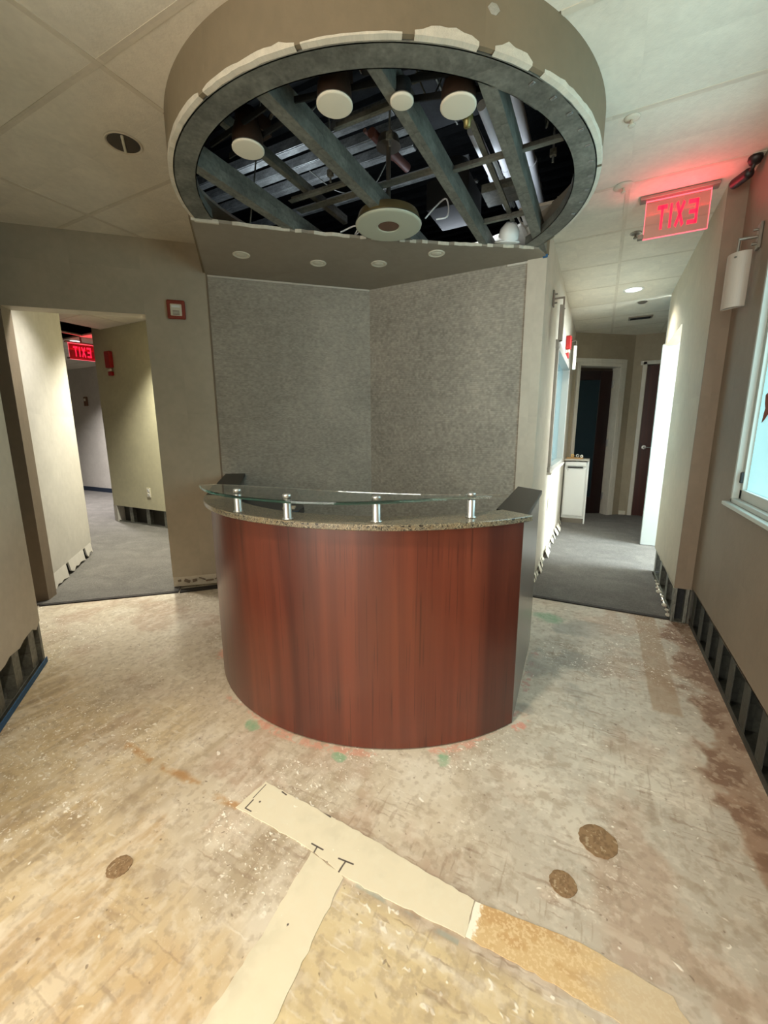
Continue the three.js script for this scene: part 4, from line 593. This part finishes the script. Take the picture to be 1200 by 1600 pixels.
{
  const c = thing('white_cabinet', 'white floor cabinet with a slot above its door at the end of the corridor', 'cabinet', [-0.238, 0.012, -6.05]);
  const W = 0.285, H = 0.85, D = 0.24; part('carcass', [rb(W, H - 0.1, D - 0.02, 0, 0.06 + (H - 0.1) / 2, -0.01, 0.003)], M.white, c); part('door', rb(W - 0.04, 0.62, 0.018, -0.008, 0.41, D / 2 - 0.008, 0.003), M.white, c); const dr = part('drawer', rb(W - 0.04, 0.05, 0.018, -0.008, 0.785, D / 2 - 0.008, 0.003), M.white, c); part('pull_slot', rb(W - 0.1, 0.018, 0.012, -0.012, 0.738, D / 2 - 0.004, 0.004), M.black, c, 'dark pull slot'); part('side_panel', rb(0.018, H - 0.03, D + 0.01, W / 2 - 0.005, (H - 0.03) / 2, 0, 0.003), M.white, c); part('toe_kick', bx(W - 0.03, 0.06, 0.02, -0.005, 0.03, D / 2 - 0.02), M.nickel, c); part('worktop', rb(W + 0.006, 0.022, D + 0.03, 0, H - 0.015, 0, 0.003), std({ color: 0xb9b4a8, roughness: 0.4 }), c); part('lock', [cyl(0.006, 0.006, 0.004, -0.1, 0.69, D / 2 + 0.002, 12).rotateX(0), rb(0.02, 0.006, 0.004, -0.1, 0.71, D / 2 + 0.002, 0.001)], M.nickel, c);
  const top = 0.012 + H - 0.0035; const tr = thing('wooden_board', 'light wooden board on top of the white cabinet', 'board', [-0.27, top, -6.02]); part('plank', rb(0.2, 0.014, 0.14, 0, 0.0075, 0, 0.004), std({ color: 0xc59a62, map: rep(mottle, 4), roughness: 0.6 }), tr);
  const roll = (x, y, z, m, label, r = 0.022) => { const t = thing('tape_roll', label, 'tape roll', [x, y, z], 0.4); part('roll', new THREE.TorusGeometry(r * 0.72, r * 0.34, 12, 24), m, t); part('core', new THREE.TorusGeometry(r * 0.42, r * 0.08, 8, 20), M.nickel, t); };
  roll(-0.24, top + 0.0375, -6.03, M.brushed, 'silver tape roll on the wooden board'); roll(-0.30, top + 0.0375, -6.02, std({ color: 0xd8b060, roughness: 0.5 }), 'yellow tape roll on the wooden board'); roll(-0.19, top + 0.034, -6.0, M.white, 'small white tape roll on the wooden board', 0.018);
}
{ // dark threshold strip lying against the left wall
  const g = rb(0.42, 0.012, 0.07, 0, 0.006, 0, 0.003); const m = new THREE.Mesh(g, M.rubber); m.name = numbered('floor_strip'); const [x, z] = ST(-0.48, LT - 0.05); m.position.set(x, 0.0005, z); m.rotation.y = Math.atan2(-DZ, DX) + 0.06; scene.add(m); tag(m, 'dark rubber strip on the floor at the foot of the left wall', 'strip');
}

// ---------------------------------------------------------------- lamps
function downlight(label, x, z, I, col, opt = {}) {
  const t = thing('downlight', label, 'ceiling light', [x, HC, z], 0, opt.group), r = opt.r ?? 0.075;
  part('trim_ring', lathe([[r * 0.86, 0.004], [r * 0.9, -0.003], [r * 1.08, -0.004], [r * 1.14, 0.001]], 40), M.white, t);
  part('lens', cyl(r * 0.88, r * 0.88, 0.003, 0, 0.0005, 0, 36), std({ color: 0xffffff, emissive: col, emissiveIntensity: opt.glow ?? 2.2 }), t);
  const s = new THREE.SpotLight(col, I, 0, opt.angle ?? 1.25, opt.pen ?? 0.7, 2); s.position.set(0, -0.03, 0); s.target.position.set(opt.tx ?? 0, -2, opt.tz ?? 0); s.shadow.radius = opt.soft ?? 4; s.shadow.mapSize.set(1024, 1024); t.add(s, s.target); return t;
}
downlight('lit downlight in the ceiling just ahead of the camera, left of the room axis', -0.62, -0.4, LAMP.front, WARM); downlight('lit downlight behind the camera near the left wall', -1.2, 1.3, LAMP.main, WARM); downlight('lit downlight behind the camera near the right wall', 0.1, 1.2, LAMP.main, WARM);
{ const [x, z] = ST(-1.15, 3.74); downlight('lit downlight just inside the left hallway opening', x, z, LAMP.hall, new THREE.Color(1, 0.96, 0.88), { angle: 1.0, pen: 0.6 }); }
downlight('bright oval of a lit downlight far down the left hallway', -6.72, -3.5, LAMP.hallFar, new THREE.Color(1, 0.94, 0.9), { angle: 1.1 }); downlight('tiny bright downlight at the far end of the left hallway', -8.1, -3.9, LAMP.hallFar, new THREE.Color(1, 0.94, 0.92), { angle: 1.1 });
downlight('lit round downlight in the right corridor ceiling', 0.165, -4.73, LAMP.corridor, new THREE.Color(1, 0.96, 0.86), { angle: 1.2 });
downlight('lit downlight in the left hallway close to the cream wall', -4.2, -2.88, LAMP.hallCream, new THREE.Color(1, 0.95, 0.78), { angle: 1.0, pen: 0.5 });
{ // daylight window of the side room, opposite the corridor doorway
  const w = struct('window_3', 'bright window of the side room'); const col = new THREE.Color(0.8, 0.93, 1);
  part('pane', bx(0.01, 1.4, 1.5, 3.03, 1.5, -4.2), std({ color: 0xffffff, emissive: col, emissiveIntensity: 2.5 }), w); part('frame', [rb(0.05, 0.06, 1.6, 3.02, 2.22, -4.2, 0.004), rb(0.05, 0.06, 1.6, 3.02, 0.78, -4.2, 0.004), rb(0.05, 1.44, 0.06, 3.02, 1.5, -4.97, 0.004), rb(0.05, 1.44, 0.06, 3.02, 1.5, -3.43, 0.004)], M.white, w);
  const l = new THREE.RectAreaLight(col, LAMP.side, 1.5, 1.4); l.position.set(3.0, 1.5, -4.2); l.rotation.y = Math.PI / 2; w.add(l);
}
{ // added glowing pane behind the camera, gives frontal fill light
  const w = struct('window_4', 'added glowing fill pane behind the camera'); const col = new THREE.Color(1, 0.95, 0.86), x0 = -3.6, x1 = 0.45, xm = (x0 + x1) / 2, ww = x1 - x0;
  part('pane', bx(ww, 2.0, 0.01, xm, 1.25, 2.985), std({ color: 0xffffff, emissive: col, emissiveIntensity: 1.6 }), w); part('frame', [rb(ww + 0.1, 0.06, 0.05, xm, 2.28, 2.975, 0.004), rb(ww + 0.1, 0.06, 0.05, xm, 0.22, 2.975, 0.004), ...[0, 1, 2, 3].map(i => rb(0.06, 2.0, 0.05, x0 + i * ww / 3, 1.25, 2.975, 0.004))], M.white, w);
  const l = new THREE.RectAreaLight(col, LAMP.frontFill, ww, 2.0); l.position.set(xm, 1.25, 2.94); w.add(l);
}
scene.traverse(o => { if (o.isMesh) { o.castShadow = true; o.receiveShadow = true; } if (o.isLight && o.castShadow !== undefined && !o.isRectAreaLight) o.castShadow = true; });
renderer.render(scene, camera);
